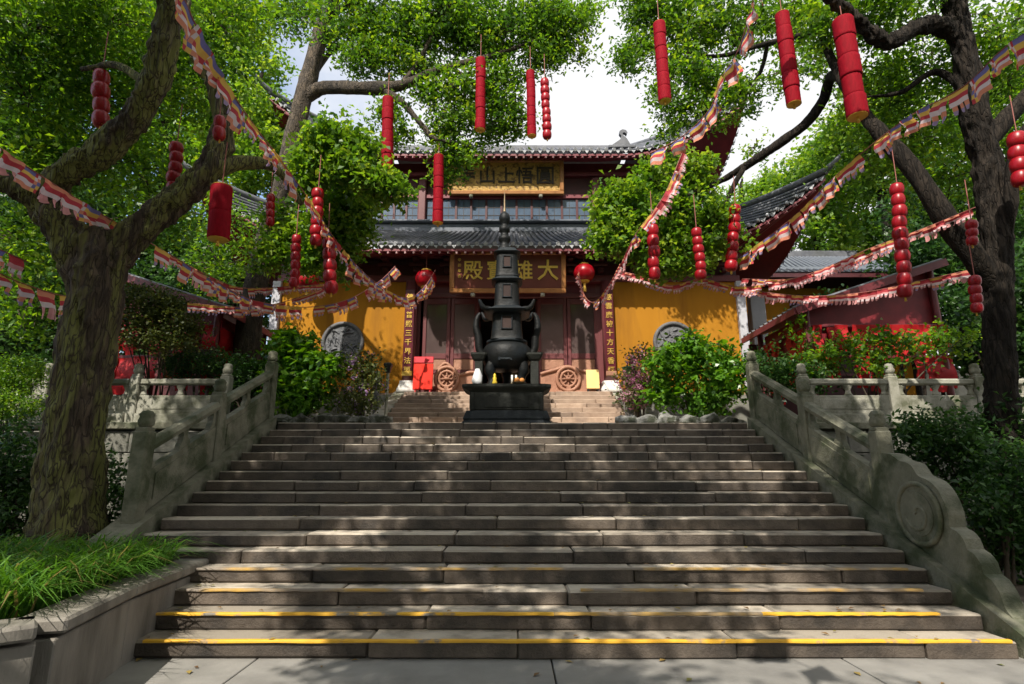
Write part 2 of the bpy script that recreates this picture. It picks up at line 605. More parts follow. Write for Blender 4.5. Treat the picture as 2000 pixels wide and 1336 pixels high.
# ------------------------------------------------------------------ foliage
def leaf_cloud(name, material, clusters, parent, lsize=.085, aspect=.5, twigs=True, twig_r=.35, up=.5, seed=0, per_twig=26, kind=None, droop=0.25):
    """clusters: (centre, (rx, ry, rz), leaves). Leaves sit in tufts round twig ends spread through the volume"""
    rg = np.random.default_rng(seed + 100)
    C, T, TW = [], [], []
    for c, r, n in clusters:
        k = max(3, int(n / per_twig))
        d = rg.normal(size=(k, 3))
        d /= np.linalg.norm(d, axis=1)[:, None]
        rad = rg.uniform(.25, 1.0, k) ** .45
        # uneven outline
        lump = 1 + .32 * np.sin(d[:, 0] * 5 + c[0] * 3) * np.sin(d[:, 1] * 4 + c[1]) + .2 * np.sin(d[:, 2] * 7 + c[0] * 5)
        tw = np.array(c) + d * np.array(r) * (rad * lump)[:, None]
        TW += [(np.array(c), t) for t in tw]
        which = rg.integers(0, k, n)
        sc = twig_r * (.6 + .8 * rg.random(k))
        off = rg.normal(size=(n, 3)) * np.array([.62, .62, .42]) * sc[which][:, None]
        C.append(tw[which] + off)
        base = rg.normal(.48, .22, k)
        T.append(np.clip(base[which] + rg.normal(0, .13, n), 0, 1))
    C = np.concatenate(C)
    T = np.concatenate(T)
    n = len(C)
    nor = rg.normal(size=(n, 3)) * .75
    nor[:, 2] += up + .3
    nor /= np.linalg.norm(nor, axis=1)[:, None]
    ax = rg.normal(size=(n, 3))
    ax[:, 2] -= droop
    ax -= nor * (ax * nor).sum(1)[:, None]
    ax /= np.linalg.norm(ax, axis=1)[:, None]
    bi = np.cross(nor, ax)
    L = lsize * (.65 + .7 * rg.random(n))[:, None]
    W = L * aspect
    fold = nor * W * .25
    v = np.empty((n, 4, 3))
    v[:, 0] = C - ax * L * .5
    v[:, 1] = C + bi * W * .5 + fold - ax * L * .06
    v[:, 2] = C + ax * L * .5 - nor * L * .08
    v[:, 3] = C - bi * W * .5 + fold - ax * L * .06
    return quad_mesh(name, v, T, material, parent, kind), TW


def quad_mesh(name, v, T, material, parent, kind=None):
    n = len(v)
    me = bpy.data.meshes.new(name)
    me.vertices.add(4 * n)
    me.vertices.foreach_set('co', v.reshape(-1).astype(np.float32))
    me.loops.add(4 * n)
    me.loops.foreach_set('vertex_index', np.arange(4 * n, dtype=np.int32))
    me.polygons.add(n)
    me.polygons.foreach_set('loop_start', np.arange(0, 4 * n, 4, dtype=np.int32))
    me.polygons.foreach_set('loop_total', np.full(n, 4, dtype=np.int32))
    me.update(calc_edges=True)
    a = me.attributes.new('tint', 'FLOAT', 'FACE')
    a.data.foreach_set('value', T.astype(np.float32))
    me.materials.append(MATS[material])
    o = link(name, me, parent)
    if kind:
        o['kind'] = kind
    return o


def twig_mesh(TW, parent, frac=.35, seed=1, r=.012):
    rr = random.Random(seed)
    mb = MB()
    for c, t in TW:
        if rr.random() > frac:
            continue
        c, t = Vector(c), Vector(t)
        mid = (c + t) / 2 + Vector((rr.uniform(-.15, .15), rr.uniform(-.15, .15), rr.uniform(.0, .2)))
        a = mid.lerp(c, .6)
        mb.tube([a, mid, t], [r * 1.6, r * 1.2, r * .5], 4, cap=False)
    if mb.v:
        o = mb.build('twigs', 'twig', parent, fix=False)
        o['kind'] = 'stuff'
        return o


def tree(name, label, branches, clusters, leafmat, barkmat, group='trees round the temple', lsize=.115, seed=0, cat='tree', wob=.14, twigfrac=.35, per_twig=26, twig_r=.35, aspect=.5, near=False, over=None, more=(), thick=1.0, nscale=1.0):
    base = branches[0][0][0]
    t = thing(name, label, cat, base[:3], group)
    for k, (pts) in enumerate(branches):
        pts, = (pts,) if not isinstance(pts, tuple) else pts[:1]
        big = max(q[3] for q in pts) > .2
        c = curve(pts, 26 if big and near else 9)
        r = (60 if near else 26) if big else 14
        sc_ = 26 / 7 if big and near else 1.3
        mb = MB()
        mb.tube([p[:3] for p in c], [max(p[3] * (thick if big else 1), .008) for p in c], r, wob=wob, seed=seed + k * 3.7, ridge=(.04 if near else .02) if big else .008, zs=1 / sc_)
        mb.build('trunk' if k == 0 else 'limb', barkmat, t)
    clusters = [(c_, r_, int(n_ * nscale)) for c_, r_, n_ in clusters]
    o, TW = leaf_cloud('crown', leafmat, clusters, t, lsize=lsize, seed=seed, per_twig=per_twig, twig_r=twig_r, aspect=aspect)
    twig_mesh(TW, t, twigfrac, seed)
    for k, (m_, c_, ls, tr_, as_) in enumerate(more):
        o, TW = leaf_cloud('crown', m_, c_, t, lsize=ls, seed=seed + 60 + k, twig_r=tr_, aspect=as_)
        twig_mesh(TW, t, .35, seed + 60 + k)
    if over:
        leaf_cloud('overhead_crown', leafmat, over, t, lsize=.16, seed=seed + 50, twig_r=.32, aspect=.6)
    return t


def br(*pts):
    """branch through surveyed points (px, py, distance, radius)"""
    return ([(*at(a, b, d), r) for a, b, d, r in pts],)


def cl(px, py, d, rx, ry, n, rz=None):
    """leaf cluster: centre as surveyed, radii given in image pixels at that distance"""
    c = at(px, py, d)
    k = d / CAM_F * 1.02
    return ((c.x, c.y, c.z), (rx * k, (rz or (rx + ry) / 2 * .9) * k, ry * k), int(n))


# ================================================================== SETTING
RISE, RUN, Y1 = .15, .3345, 5.519
TER = 17 * RISE                     # terrace level 2.55
YT = Y1 + 16 * RUN                  # terrace front edge 10.87
XS = 4.52                           # half width of the flight


def slope_z(y):
    return .15 + (y - Y1) * RISE / RUN


g = MB().sheet([[(-400, -400, -.06), (400, -400, -.06)], [(-400, 600, -.06), (400, 600, -.06)]])
go = g.build('ground', 'earth')
go['kind'] = 'structure'

# forecourt paving ------------------------------------------------------
pav = struct('forecourt_paving')
MB().box((0, 0, -.045), (24, 12.5, .02)).build('bedding', 'soil', pav)
xs_ = [-11.9, -9.3, -6.9, -4.55, -2.28, .35, 2.95, 5.4, 7.8, 10.2, 12.4]
ys_ = [-4.2, -1.75, .75, 3.2, 5.9]
for j in range(4):
    for i in range(len(xs_) - 1):
        w, d = xs_[i + 1] - xs_[i] - .014, ys_[j + 1] - ys_[j] - .012
        dz = random.uniform(-.004, .004)
        MB().box(((xs_[i] + xs_[i + 1]) / 2, (ys_[j] + ys_[j + 1]) / 2, -.02 + dz), (w, d, .04), bev=.006).build('paving_slab', 'slab_stone', pav)

# main flight ----------------------------------------------------------
steps = struct('stone_steps', (0, Y1, 0))
core = MB()
prof = [(Y1 + .06, -.05)]
for i in range(1, 18):
    y = Y1 + (i - 1) * RUN + .06
    prof += [(y, i * RISE - .035), (y + RUN, i * RISE - .035)]
prof += [(YT + .5, -.05)]
core.prism(prof, (-3.3, 0, 0), (0, 1, 0), (0, 0, 1), (1, 0, 0), 3.3 + XS - .02)
core.build('step_core', 'retaining_stone', steps)
core = MB()
prof = [(Y1 + 4 * RUN + .06, -.05)]
for i in range(5, 18):
    y = Y1 + (i - 1) * RUN + .06
    prof += [(y, i * RISE - .035), (y + RUN, i * RISE - .035)]
prof += [(YT + .5, -.05)]
core.prism(prof, (-XS + .02, 0, 0), (0, 1, 0), (0, 0, 1), (1, 0, 0), 1.19)
core.build('step_core', 'retaining_stone', steps)


def step_row(x0, x1, y, z, depth, lens, m, parent, rng, name='step_stone', h=RISE):
    x = x0
    while x < x1 - .01:
        L = rng.uniform(*lens)
        if x1 - (x + L) < lens[0] * .6:
            L = x1 - x
        dy, dz = rng.uniform(-.013, .013), rng.uniform(-.007, .004)
        rot = Matrix.Rotation(rng.uniform(-.004, .004), 3, 'Z') @ Matrix.Rotation(rng.uniform(-.004, .004), 3, 'Y')
        MB().box((x + L / 2, y + depth / 2 + dy, z - h / 2 + dz), (L - .008, depth, h - .004), bev=rng.uniform(.009, .024), rot=rot).build(name, m, parent)
        x += L


rs = random.Random(5)
for i in range(1, 18):
    left = (-3.46, -3.50, -3.52, -3.62)[i - 1] if i <= 4 else -XS + .02
    lens = (1.3, 2.7) if i < 9 else ((.8, 2.0) if i < 13 else (.35, 1.1))
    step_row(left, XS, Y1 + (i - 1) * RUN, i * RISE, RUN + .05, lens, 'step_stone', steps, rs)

# yellow safety paint on the lowest nosings: strips of paint on top of the stones
for i, segs in ((1, [(-3.3, XS - .05, 'yellow_paint')]), (2, [(-3.42, .4, 'yellow_paint'), (.4, 2.4, 'faded_paint'), (2.4, 4.1, 'yellow_paint')]),
                (3, [(-3.4, -.3, 'faded_paint'), (.7, 4.2, 'faded_paint')]), (4, [(-3.55, 4.3, 'faded_paint')])):
    for a, b, m in segs:
        y0 = Y1 + (i - 1) * RUN + .020
        n = 26
        gr = [[(a + (b - a) * k / n, y0 - .036, i * RISE - .014 + .003 * math.sin(k * 2.1)) for k in range(n + 1)], [(a + (b - a) * k / n, y0 - .036, i * RISE + .0045) for k in range(n + 1)], [(a + (b - a) * k / n, y0 - .032, i * RISE + .0085) for k in range(n + 1)],
              [(a + (b - a) * k / n, y0 + .008 + .004 * math.sin(k * 2.3), i * RISE + .0085) for k in range(n + 1)]]
        MB().sheet(gr).build('paint_stripe', m, steps)

# terrace --------------------------------------------------------------
ter = struct('terrace', (0, YT, TER))
mb = MB()
mb.box((0, YT + .4 + 14.9, TER / 2 - .03), (44, 29, TER - .06))
mb.build('terrace_body', 'retaining_stone', ter)
# paved strip along the top of the flight
x = -XS
while x < XS:
    L = random.uniform(.7, 1.3)
    L = min(L, XS - x)
    for j in range(3):
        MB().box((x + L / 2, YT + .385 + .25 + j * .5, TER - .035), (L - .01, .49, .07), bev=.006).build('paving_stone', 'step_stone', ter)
    x += L
# retaining walls of coursed blocks and their coping
for sg in (-1, 1):
    zc = 0
    row = 0
    while zc < TER - .2:
        h = (.42, .36, .40, .38, .42, .40)[row]
        h = min(h, TER - .14 - zc)
        x = XS + .42 - (row % 2) * .3
        while x < 13.5:
            L = random.uniform(.55, 1.1)
            xa = max(x, XS + .42)
            if x + L > xa + .1:
                MB().box((sg * (xa + x + L) / 2, YT + .16 + random.uniform(-.008, .008), zc + h / 2), (x + L - xa - .012, .34, h - .012), bev=.015).build('wall_block', 'retaining_stone', ter)
            x += L
        zc += h
        row += 1
    x = XS + .36
    while x < 13.6:
        L = 1.5
        MB().box((sg * (x + L / 2), YT + .17, TER - .065), (L - .008, .52, .13), bev=.015).build('coping_stone', 'balustrade_stone', ter)
        x += L

# upper flight to the hall ---------------------------------------------
HX = -.1                            # axis of the hall
UY0, UN, URUN = 12.5, 8, .375
UX0, UX1 = -2.93, 2.73
PLAT = TER + UN * RISE              # 3.75
ups = struct('upper_steps', (HX, UY0, TER))
prof = [(UY0 + .05, TER - .1)]
for i in range(1, UN + 1):
    prof += [(UY0 + (i - 1) * URUN + .05, TER + i * RISE - .03), (UY0 + i * URUN + .05, TER + i * RISE - .03)]
prof += [(UY0 + UN * URUN + .05, TER - .1)]
MB().prism(prof, (UX0 + .02, 0, 0), (0, 1, 0), (0, 0, 1), (1, 0, 0), UX1 - UX0 - .04).build('step_core', 'retaining_stone', ups)
ru = random.Random(21)
for i in range(1, UN + 1):
    step_row(UX0, UX1, UY0 + (i - 1) * URUN, TER + i * RISE, URUN + .05, (.7, 1.6), 'upper_step_stone', ups, ru)
for sg, xx in ((-1, UX0 - .17), (1, UX1 + .17)):
    a, b = UY0 - .25, UY0 + UN * URUN + .2
    o_ = [(a, TER), (a + .1, TER + .05), (b - .15, PLAT + .06), (b, PLAT + .06), (b, TER)]
    MB().prism(o_, (xx - .16, 0, 0), (0, 1, 0), (0, 0, 1), (1, 0, 0), .32).build('side_stone', 'pale_stone', ups)

plat = struct('hall_platform', (HX, 15.5, PLAT))
MB().box((HX, 15.52 + 6, (PLAT + TER) / 2 - .02), (16.6, 12, PLAT - TER - .04)).build('platform_body', 'retaining_stone', plat)
x = -8.35
while x < 8.3:
    if x + 1.2 < UX0 - .34 or x > UX1 + .34 or True:
        L = 1.19
        MB().box((HX + x + L / 2, 15.5 + .37, PLAT - .02), (L - .01, .7, .06), bev=.01).build('edge_stone', 'upper_step_stone', plat)
    x += 1.19


# ================================================================== BALUSTRADES
def post(mb, x, y, z0, h, w=.2, head=True):
    mb.box((x, y, z0 + h / 2 - .1), (w, w, h), bev=.02)
    if head:
        zt = z0 + h - .1
        mb.box((x, y, zt + .02), (w * .82, w * .82, .05), bev=.01)
        mb.lathe([(w * .30, 0), (w * .46, .04), (w * .50, .09), (w * .40, .14), (w * .46, .17), (w * .30, .215), (w * .05, .23)], (x, y, zt + .04), 14)


def sloped_panel(t, x, ya, yb, zf, th=.12):
    """one stair panel: solid slab, three supports, handrail; zf(y) is its foot line"""
    def P(y, h):
        return (y, zf(y) + h)
    X = (1, 0, 0)
    A = dict(o=(x - th / 2, 0, 0), ax=(0, 1, 0), ay=(0, 0, 1), az=X, thick=th)
    MB().prism([P(ya, .02), P(yb, .02), P(yb, .55), P(ya, .55)], **A).build('panel_slab', 'balustrade_stone', t)
    ins = .13
    for sx in (-1, 1):
        MB().prism([P(ya + ins, .13), P(yb - ins, .13), P(yb - ins, .46), P(ya + ins, .46)], (x + sx * (th / 2 + .008) - .01, 0, 0), (0, 1, 0), (0, 0, 1), X, .02).build('raised_field', 'balustrade_stone', t)
    L = yb - ya
    for k, c in enumerate((0, .5, 1)):
        yc = ya + L * c
        w = .26 if c == .5 else .3
        o_ = []
        prof_ = [(0, .5), (.06, .42), (.12, .24), (.2, .2), (.26, .3), (.30, .5)]
        for h, q in prof_:
            o_.append((yc - w * q if c > 0 else yc, h))
        for h, q in reversed(prof_):
            o_.append((yc + w * q if c < 1 else yc, h))
        MB().prism([P(a, .54 + h) for a, h in o_], (x - .04, 0, 0), (0, 1, 0), (0, 0, 1), X, .08).build('rail_support', 'balustrade_stone', t)
    hr = MB()
    pr = [(-.08, -.065), (.08, -.065), (.095, 0), (.05, .06), (-.05, .06), (-.095, 0)]
    vs = []
    for y in (ya, yb):
        for a, b in pr:
            vs.append((x + a, y, zf(y) + .88 + b))
    n = len(pr)
    hr.add(vs, [tuple(range(n)), tuple(range(n, 2 * n))] + [(i, (i + 1) % n, n + (i + 1) % n, n + i) for i in range(n)])
    hr.build('handrail', 'balustrade_stone', t)


def foot(y):
    return slope_z(y) + .06


for sg, lab in ((-1, 'sloping stone balustrade with carved openings beside the mossy tree trunk, left of steps'),
                (1, 'sloping stone balustrade with a carved drum stone at its foot, right of steps')):
    x = sg * 4.76
    t = thing('stair_balustrade', lab, 'balustrade', (x, 7.4, slope_z(7.4)), 'stair balustrades')
    y0 = 5.25 if sg > 0 else 6.75
    cut = [(y0, -.05), (y0, max(foot(y0) - .06, .03)), (y0 + .15, foot(y0 + .15)), (YT + .1, foot(YT + .1)), (YT + .1, -.05)]
    if sg > 0:
        cut = [(5.1, -.05), (5.1, .04), (5.45, foot(5.45)), (YT + .1, foot(YT + .1)), (YT + .1, -.05)]
    MB().prism(cut, (x - .2, 0, 0), (0, 1, 0), (0, 0, 1), (1, 0, 0), .42 if sg > 0 else .40).build('cheek_stone', 'balustrade_stone', t)
    for yy, hh in ((YT + .12, 1.15), (9.12, 1.12), (7.38, 1.2)):
        mb = MB()
        post(mb, x, yy, foot(yy), hh)
        mb.build('post', 'balustrade_stone', t)
    sloped_panel(t, x, 9.22, YT + .02, foot)
    sloped_panel(t, x, 7.48, 9.02, foot)
    if sg < 0:
        continue
    # drum stone at the foot
    o_ = [(7.28, .93), (7.28, 1.86), (7.1, 1.84), (6.95, 1.76), (6.85, 1.74), (6.75, 1.70), (6.68, 1.60), (6.60, 1.56), (6.50, 1.53), (6.40, 1.45),
          (6.33, 1.33), (6.29, 1.18), (6.30, 1.05), (6.22, 1.02), (6.14, .95), (6.11, .85), (6.04, .82), (5.97, .74), (5.95, .64), (5.87, .60), (5.80, .50),
          (5.76, .36), (5.70, .30), (5.66, .2), (5.72, foot(5.72) - .01)]
    cur_ = [tuple(q) for q in curve(o_[1:-1], 2)]
    o_ = [(7.28, foot(7.28) - .02)] + cur_ + [(5.72, foot(5.72) - .02)]
    MB().prism(o_, (x - .09, 0, 0), (0, 1, 0), (0, 0, 1), (1, 0, 0), .18).build('drum_stone', 'balustrade_stone', t)
    dm = MB()
    cy, cz = 6.72, 1.16
    for s2 in (-1, 1):
        for rr_, hh in ((.33, .025), (.24, .035)):
            ring = [(cy + rr_ * math.cos(a), cz + rr_ * math.sin(a)) for a in [2 * math.pi * k / 28 for k in range(28)]]
            dm.prism(ring, (x + s2 * .085, 0, 0), (0, 1, 0), (0, 0, 1), (s2, 0, 0), hh)
        sp_ = [(x + s2 * .12, cy + (.02 + .032 * a_) * math.cos(a_), cz + (.02 + .032 * a_) * math.sin(a_)) for a_ in np.linspace(0, 6.0, 26)]
        dm.tube(sp_, .022, 6)
        dm.tube([(x + s2 * .115, cy + .335 * math.cos(a_), cz + .335 * math.sin(a_)) for a_ in np.linspace(0, 2 * math.pi, 33)], .03, 8, cap=False)
    dm.build('drum_relief', 'balustrade_stone', t)


def flat_balustrade(sg, xs, label):
    y = YT + .17
    t = thing('terrace_balustrade', label, 'balustrade', (sg * xs[0], y, TER), 'terrace balustrades')
    for xx in xs:
        mb = MB()
        post(mb, sg * xx, y, TER, 1.02, .19)
        mb.build('post', 'pale_stone', t)
    for a, b in zip(xs[:-1], xs[1:]):
        a, b = a + .1, b - .1
        c = sg * (a + b) / 2
        w = b - a
        MB().box((c, y, TER + .09), (w, .24, .18), bev=.015).build('base_rail', 'pale_stone', t)
        MB().box((c, y, TER + .36), (w, .12, .36), bev=.01).build('panel_slab', 'pale_stone', t)
        MB().box((c, y - .062, TER + .37), (w * .8, .02, .2), bev=.006).build('raised_field', 'pale_stone', t)
        for q in (-.46, 0, .46):
            MB().lathe([(.10, 0), (.06, .05), (.05, .11), (.09, .18), (.11, .21)], (c + q * w, y, TER + .54), 10, sy=.5).build('rail_support', 'pale_stone', t)
        MB().box((c, y, TER + .81), (w, .16, .12), bev=.025).build('handrail', 'pale_stone', t)


flat_balustrade(-1, [5.65, 7.42, 9.2, 11.0, 12.8], 'pale stone terrace balustrade behind the mossy trunk, left of the steps')
flat_balustrade(1, [5.75, 7.5, 9.2, 11.0, 12.8], 'pale stone terrace balustrade beside the dark trunk, right of the steps')

# ================================================================== PLANTER (left foreground)
pl = thing('stone_planter', 'low stone planter wall with thick coping at the lower left of steps', 'planter', (-3.5, 5.2, 0))
cap_path = [(-3.60, 7.02), (-3.50, 6.2), (-3.40, 5.3), (-3.12, 4.12), (-3.6, 3.72), (-5.2, 3.35), (-7.5, 3.0)]
PZ = .56
for k, (a, b) in enumerate(zip(cap_path[:-1], cap_path[1:])):
    a3, b3 = Vector((a[0] - .06, a[1], PZ / 2 - .03)), Vector((b[0] - .06, b[1], PZ / 2 - .03))
    d = (b3 - a3).normalized()
    MB().bar(a3 + d * .003, b3 - d * .003, .22, PZ - .01, bev=.01).build('wall_block', 'planter_stone', pl)
    a3, b3 = Vector((a[0] - .07, a[1], PZ + .045)), Vector((b[0] - .07, b[1], PZ + .045))
    e = .07 if k in (3, 4) else .0
    MB().bar(a3 + d * .003, b3 + d * (e - .003), .34, .10, bev=.02).build('coping_stone', 'planter_stone', pl)
bed = [[(-3.7, 7.0), (-3.62, 6.2), (-3.52, 5.3), (-3.3, 4.25), (-3.8, 3.9), (-5.3, 3.5), (-7.5, 3.2)],
       [(-12, 7.0), (-12, 6.2), (-12, 5.3), (-12, 4.25), (-12, 3.9), (-12, 3.5), (-12, 3.2)]]
gr = []
for t_ in np.linspace(0, 1, 14):
    gr.append([(a[0] + (b[0] - a[0]) * t_, a[1] + (b[1] - a[1]) * t_, PZ - .03 + .10 * math.sin(min(t_ * 4, 1.5)) + .04 * math.sin(j * 2 + t_ * 19)) for j, (a, b) in enumerate(zip(*bed))])
bo = MB().sheet(gr).build('planting_bed', 'soil')
bo['kind'] = 'structure'
# soil behind the planter up to the terrace wall and on the right of the flight
for nm, x0, x1, y0, zz in (('planting_bed', -14, -4.97, 6.95, .6), ('planting_bed', 4.99, 14, 5.4, .22)):
    gr = [[(x0 + (x1 - x0) * i / 24, y0 + (YT - y0) * j / 12, zz - (.5 if (y0 < 6 and j == 0) else 0) + .07 * mnoise.noise(Vector((i * .6, j * .6, x0)))) for i in range(25)] for j in range(13)]
    b_ = MB().sheet(gr).build(nm, 'soil')
    b_['kind'] = 'structure'


# ================================================================== TEMPLE HALL
hall = thing('temple_hall', 'two-storey yellow temple hall with grey tiled upturned roofs and red woodwork', 'temple', (HX, 15.7, PLAT))
WY = 15.7
WT = 7.06
WX = 6.62


def part(mb, name, m, parent=hall, fix=True):
    return mb.build(name, m, parent, fix=fix)


for sg in (-1, 1):
    a, b = 3.0, WX
    w = part(MB().box((HX + sg * (a + b) / 2, WY + .13, (PLAT + WT) / 2), (b - a, .26, WT - PLAT)), 'wall', 'yellow_wall')
    part(MB().box((HX + sg * (WX + .12), WY + .1, (PLAT + WT) / 2), (.24, .42, WT - PLAT), bev=.01), 'corner_pillar', 'grey_plaster')
    part(MB().box((HX + sg * (WX + .1), WY + 3.6, (PLAT + WT + .7) / 2), (.2, 6.5, WT + .7 - PLAT - .02)), 'side_wall', 'yellow_wall')
    # round carved window
    c = Vector((HX + sg * 4.74, WY, 5.24))
    win = thing('round_window', None, None, (0, 0, 0))
    win.parent = hall
    win.location = c - wloc(hall)
    ring = MB()
    n = 48
    pr = [(.61, 0), (.61, -.05), (.585, -.075), (.53, -.075), (.505, -.05), (.495, -.01)]
    vs = [(c.x + r * math.cos(2 * math.pi * k / n), WY + d, c.z + r * math.sin(2 * math.pi * k / n)) for r, d in pr for k in range(n)]
    ring.add(vs, [(i * n + k, i * n + (k + 1) % n, (i + 1) * n + (k + 1) % n, (i + 1) * n + k) for i in range(len(pr) - 1) for k in range(n)], smooth=True)
    part(ring, 'window_frame', 'dark_stone', win)
    disc = MB()
    vs = [(c.x, WY - .012, c.z)] + [(c.x + .5 * math.cos(2 * math.pi * k / n), WY - .012, c.z + .5 * math.sin(2 * math.pi * k / n)) for k in range(n)]
    disc.add(vs, [(0, k + 1, (k + 1) % n + 1) for k in range(n)])
    part(disc, 'carved_panel', 'carved_slate', win)
    rl = MB()
    rr = random.Random(3 + sg)
    for q in range(26):
        a, d = rr.uniform(0, 6.28), rr.uniform(0, .42)
        x_, z_ = c.x + d * math.cos(a), c.z + d * math.sin(a)
        a2 = rr.uniform(0, 3.14)
        L = rr.uniform(.06, .16)
        pts = curve([(x_ - L * math.cos(a2), WY - .02, z_ - L * math.sin(a2)), (x_ + rr.uniform(-.04, .04), WY - .035, z_ + rr.uniform(-.05, .05)), (x_ + L * math.cos(a2), WY - .02, z_ + L * math.sin(a2))], 3)
        rl.tube(pts, .022, 6)
    part(rl, 'relief', 'carved_slate', win)['kind'] = 'stuff'

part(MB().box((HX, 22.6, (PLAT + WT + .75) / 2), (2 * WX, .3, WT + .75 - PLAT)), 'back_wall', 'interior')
for sg in (-1, 1):
    part(MB().box((HX + sg * 2.8, 15.94, (PLAT + WT) / 2), (.44, .14, WT - PLAT - .02)), 'door_jamb', 'mauve_wood')
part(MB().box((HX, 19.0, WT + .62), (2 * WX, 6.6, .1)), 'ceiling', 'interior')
part(MB().box((HX, 18.0, PLAT + .012), (2 * WX - .3, 4.2, .02)), 'floor', 'dark_stone')
# altar glimpsed inside
part(MB().box((HX, 20.2, PLAT + .5), (3.0, 1.0, .96), bev=.03), 'altar_table', 'dark_beam')
part(MB().lathe([(.5, 0), (.55, .2), (.42, .5), (.34, .9), (.2, 1.1), (.24, 1.3), (.2, 1.5), (.05, 1.62)], (HX, 20.2, PLAT + 1.0), 18), 'altar_statue', 'old_gold')

# beams above wall and doors
part(MB().box((HX, WY + .12, WT + .10), (2 * WX + .3, .34, .20), bev=.015), 'tie_beam', 'red_lacquer')
part(MB().box((HX, WY + .16, WT + .47), (2 * WX + .2, .2, .54)), 'frieze_board', 'dark_beam')
part(MB().box((HX, WY + .06, WT + .79), (2 * WX + .5, .3, .12), bev=.015), 'eave_beam', 'red_lacquer')
for k in range(15):                                   # bracket clusters
    x = HX - 6.3 + k * .9
    b = MB()
    b.box((x, WY - .10, WT + .32), (.16, .24, .14), bev=.02)
    b.box((x, WY - .16, WT + .48), (.42, .14, .10), bev=.02)
    b.box((x, WY - .22, WT + .60), (.18, .40, .10), bev=.02)
    part(b, 'bracket', 'dark_beam')

# columns with couplet boards -----------------------------------------
COUP = ('佛光普照三千界法雨', '慈雲廣被十方天香煙')
for sg, txt, xx in ((-1, COUP[0], HX - 2.82), (1, COUP[1], HX + 2.86)):
    yc = 15.66
    cb = part(MB().lathe([(.30, 0), (.30, .10), (.26, .16), (.22, .30), (.22, .34)], (xx, yc, PLAT + .01), 20, sq=6), 'column_base', 'white_stone')
    part(MB().lathe([(.17, 0), (.175, 1.6), (.165, WT - PLAT - .36)], (xx, yc, PLAT + .35), 20), 'column', 'mauve_wood')
    bd = thing('couplet_board', None, None)
    bd.parent = hall
    bd.location = Vector((xx, yc - .2, PLAT + .55)) - wloc(hall)
    part(MB().box((xx, yc - .205, (PLAT + .62 + 6.75) / 2), (.27, .05, 6.75 - PLAT - .62), bev=.012), 'board', 'couplet_red', bd)
    part(MB().box((xx, yc - .215, PLAT + .55), (.29, .07, .13), bev=.01), 'board_foot', 'gold' if sg < 0 else 'carved_wood', bd)
    for k, ch in enumerate(txt):
        glyph(ch, .20, 'gold', bd, (xx, yc - .240, 6.5 - k * .265), 1.0, depth=.006)

# doors ---------------------------------------------------------------
DY = 15.92
part(MB().box((HX, DY, 6.70), (5.5, .16, .14), bev=.012), 'door_lintel', 'mauve_wood')
part(MB().box((HX, DY + .02, 6.93), (5.5, .10, .30)), 'transom_board', 'red_lacquer')


def door_leaf(x0, x1, y, glass, z0=PLAT + .04, z1=6.62):
    t = thing('door_leaf', None, None)
    t.parent = hall
    t.location = Vector(((x0 + x1) / 2, y, z0)) - wloc(hall)
    s = .10
    w = x1 - x0
    cx = (x0 + x1) / 2
    f = MB()
    for xx in (x0 + s / 2 + .004, x1 - s / 2 - .004):
        f.box((xx, y, (z0 + z1) / 2), (s, .07, z1 - z0), bev=.01)
    for zz, hh in ((z1 - .09, .17), (4.88, .16), (z0 + .08, .16), (4.42, .10)):
        f.box((cx, y, zz), (w - 2 * s - .008, .062, hh), bev=.008)
    part(f, 'door_frame', 'mauve_wood', t)
    part(MB().box((cx, y + .012, (4.96 + z1 - .175) / 2), (w - 2 * s - .01, .012, z1 - .175 - 4.96)), 'pane', glass, t)
    for zz, hh in ((4.645, .33), (4.145, .42)):
        part(MB().box((cx, y + .008, zz), (w - 2 * s - .02, .03, hh), bev=.012), 'lower_panel', 'carved_wood', t)
    return t


for x0, x1, gl in ((-2.60, -1.80, 'door_glass'), (-1.79, -1.00, 'paper_pane'), (.74, 1.60, 'paper_pane'), (1.61, 2.50, 'door_glass')):
    door_leaf(HX + x0 + .1, HX + x1 + .1, DY, gl)
# two leaves folded inwards at the open middle
for xx in (-1.0, .74):
    part(MB().box((HX + xx + .1, DY + .45, (PLAT + 6.6) / 2), (.06, .8, 6.6 - PLAT - .06), bev=.008), 'open_leaf', 'mauve_wood')


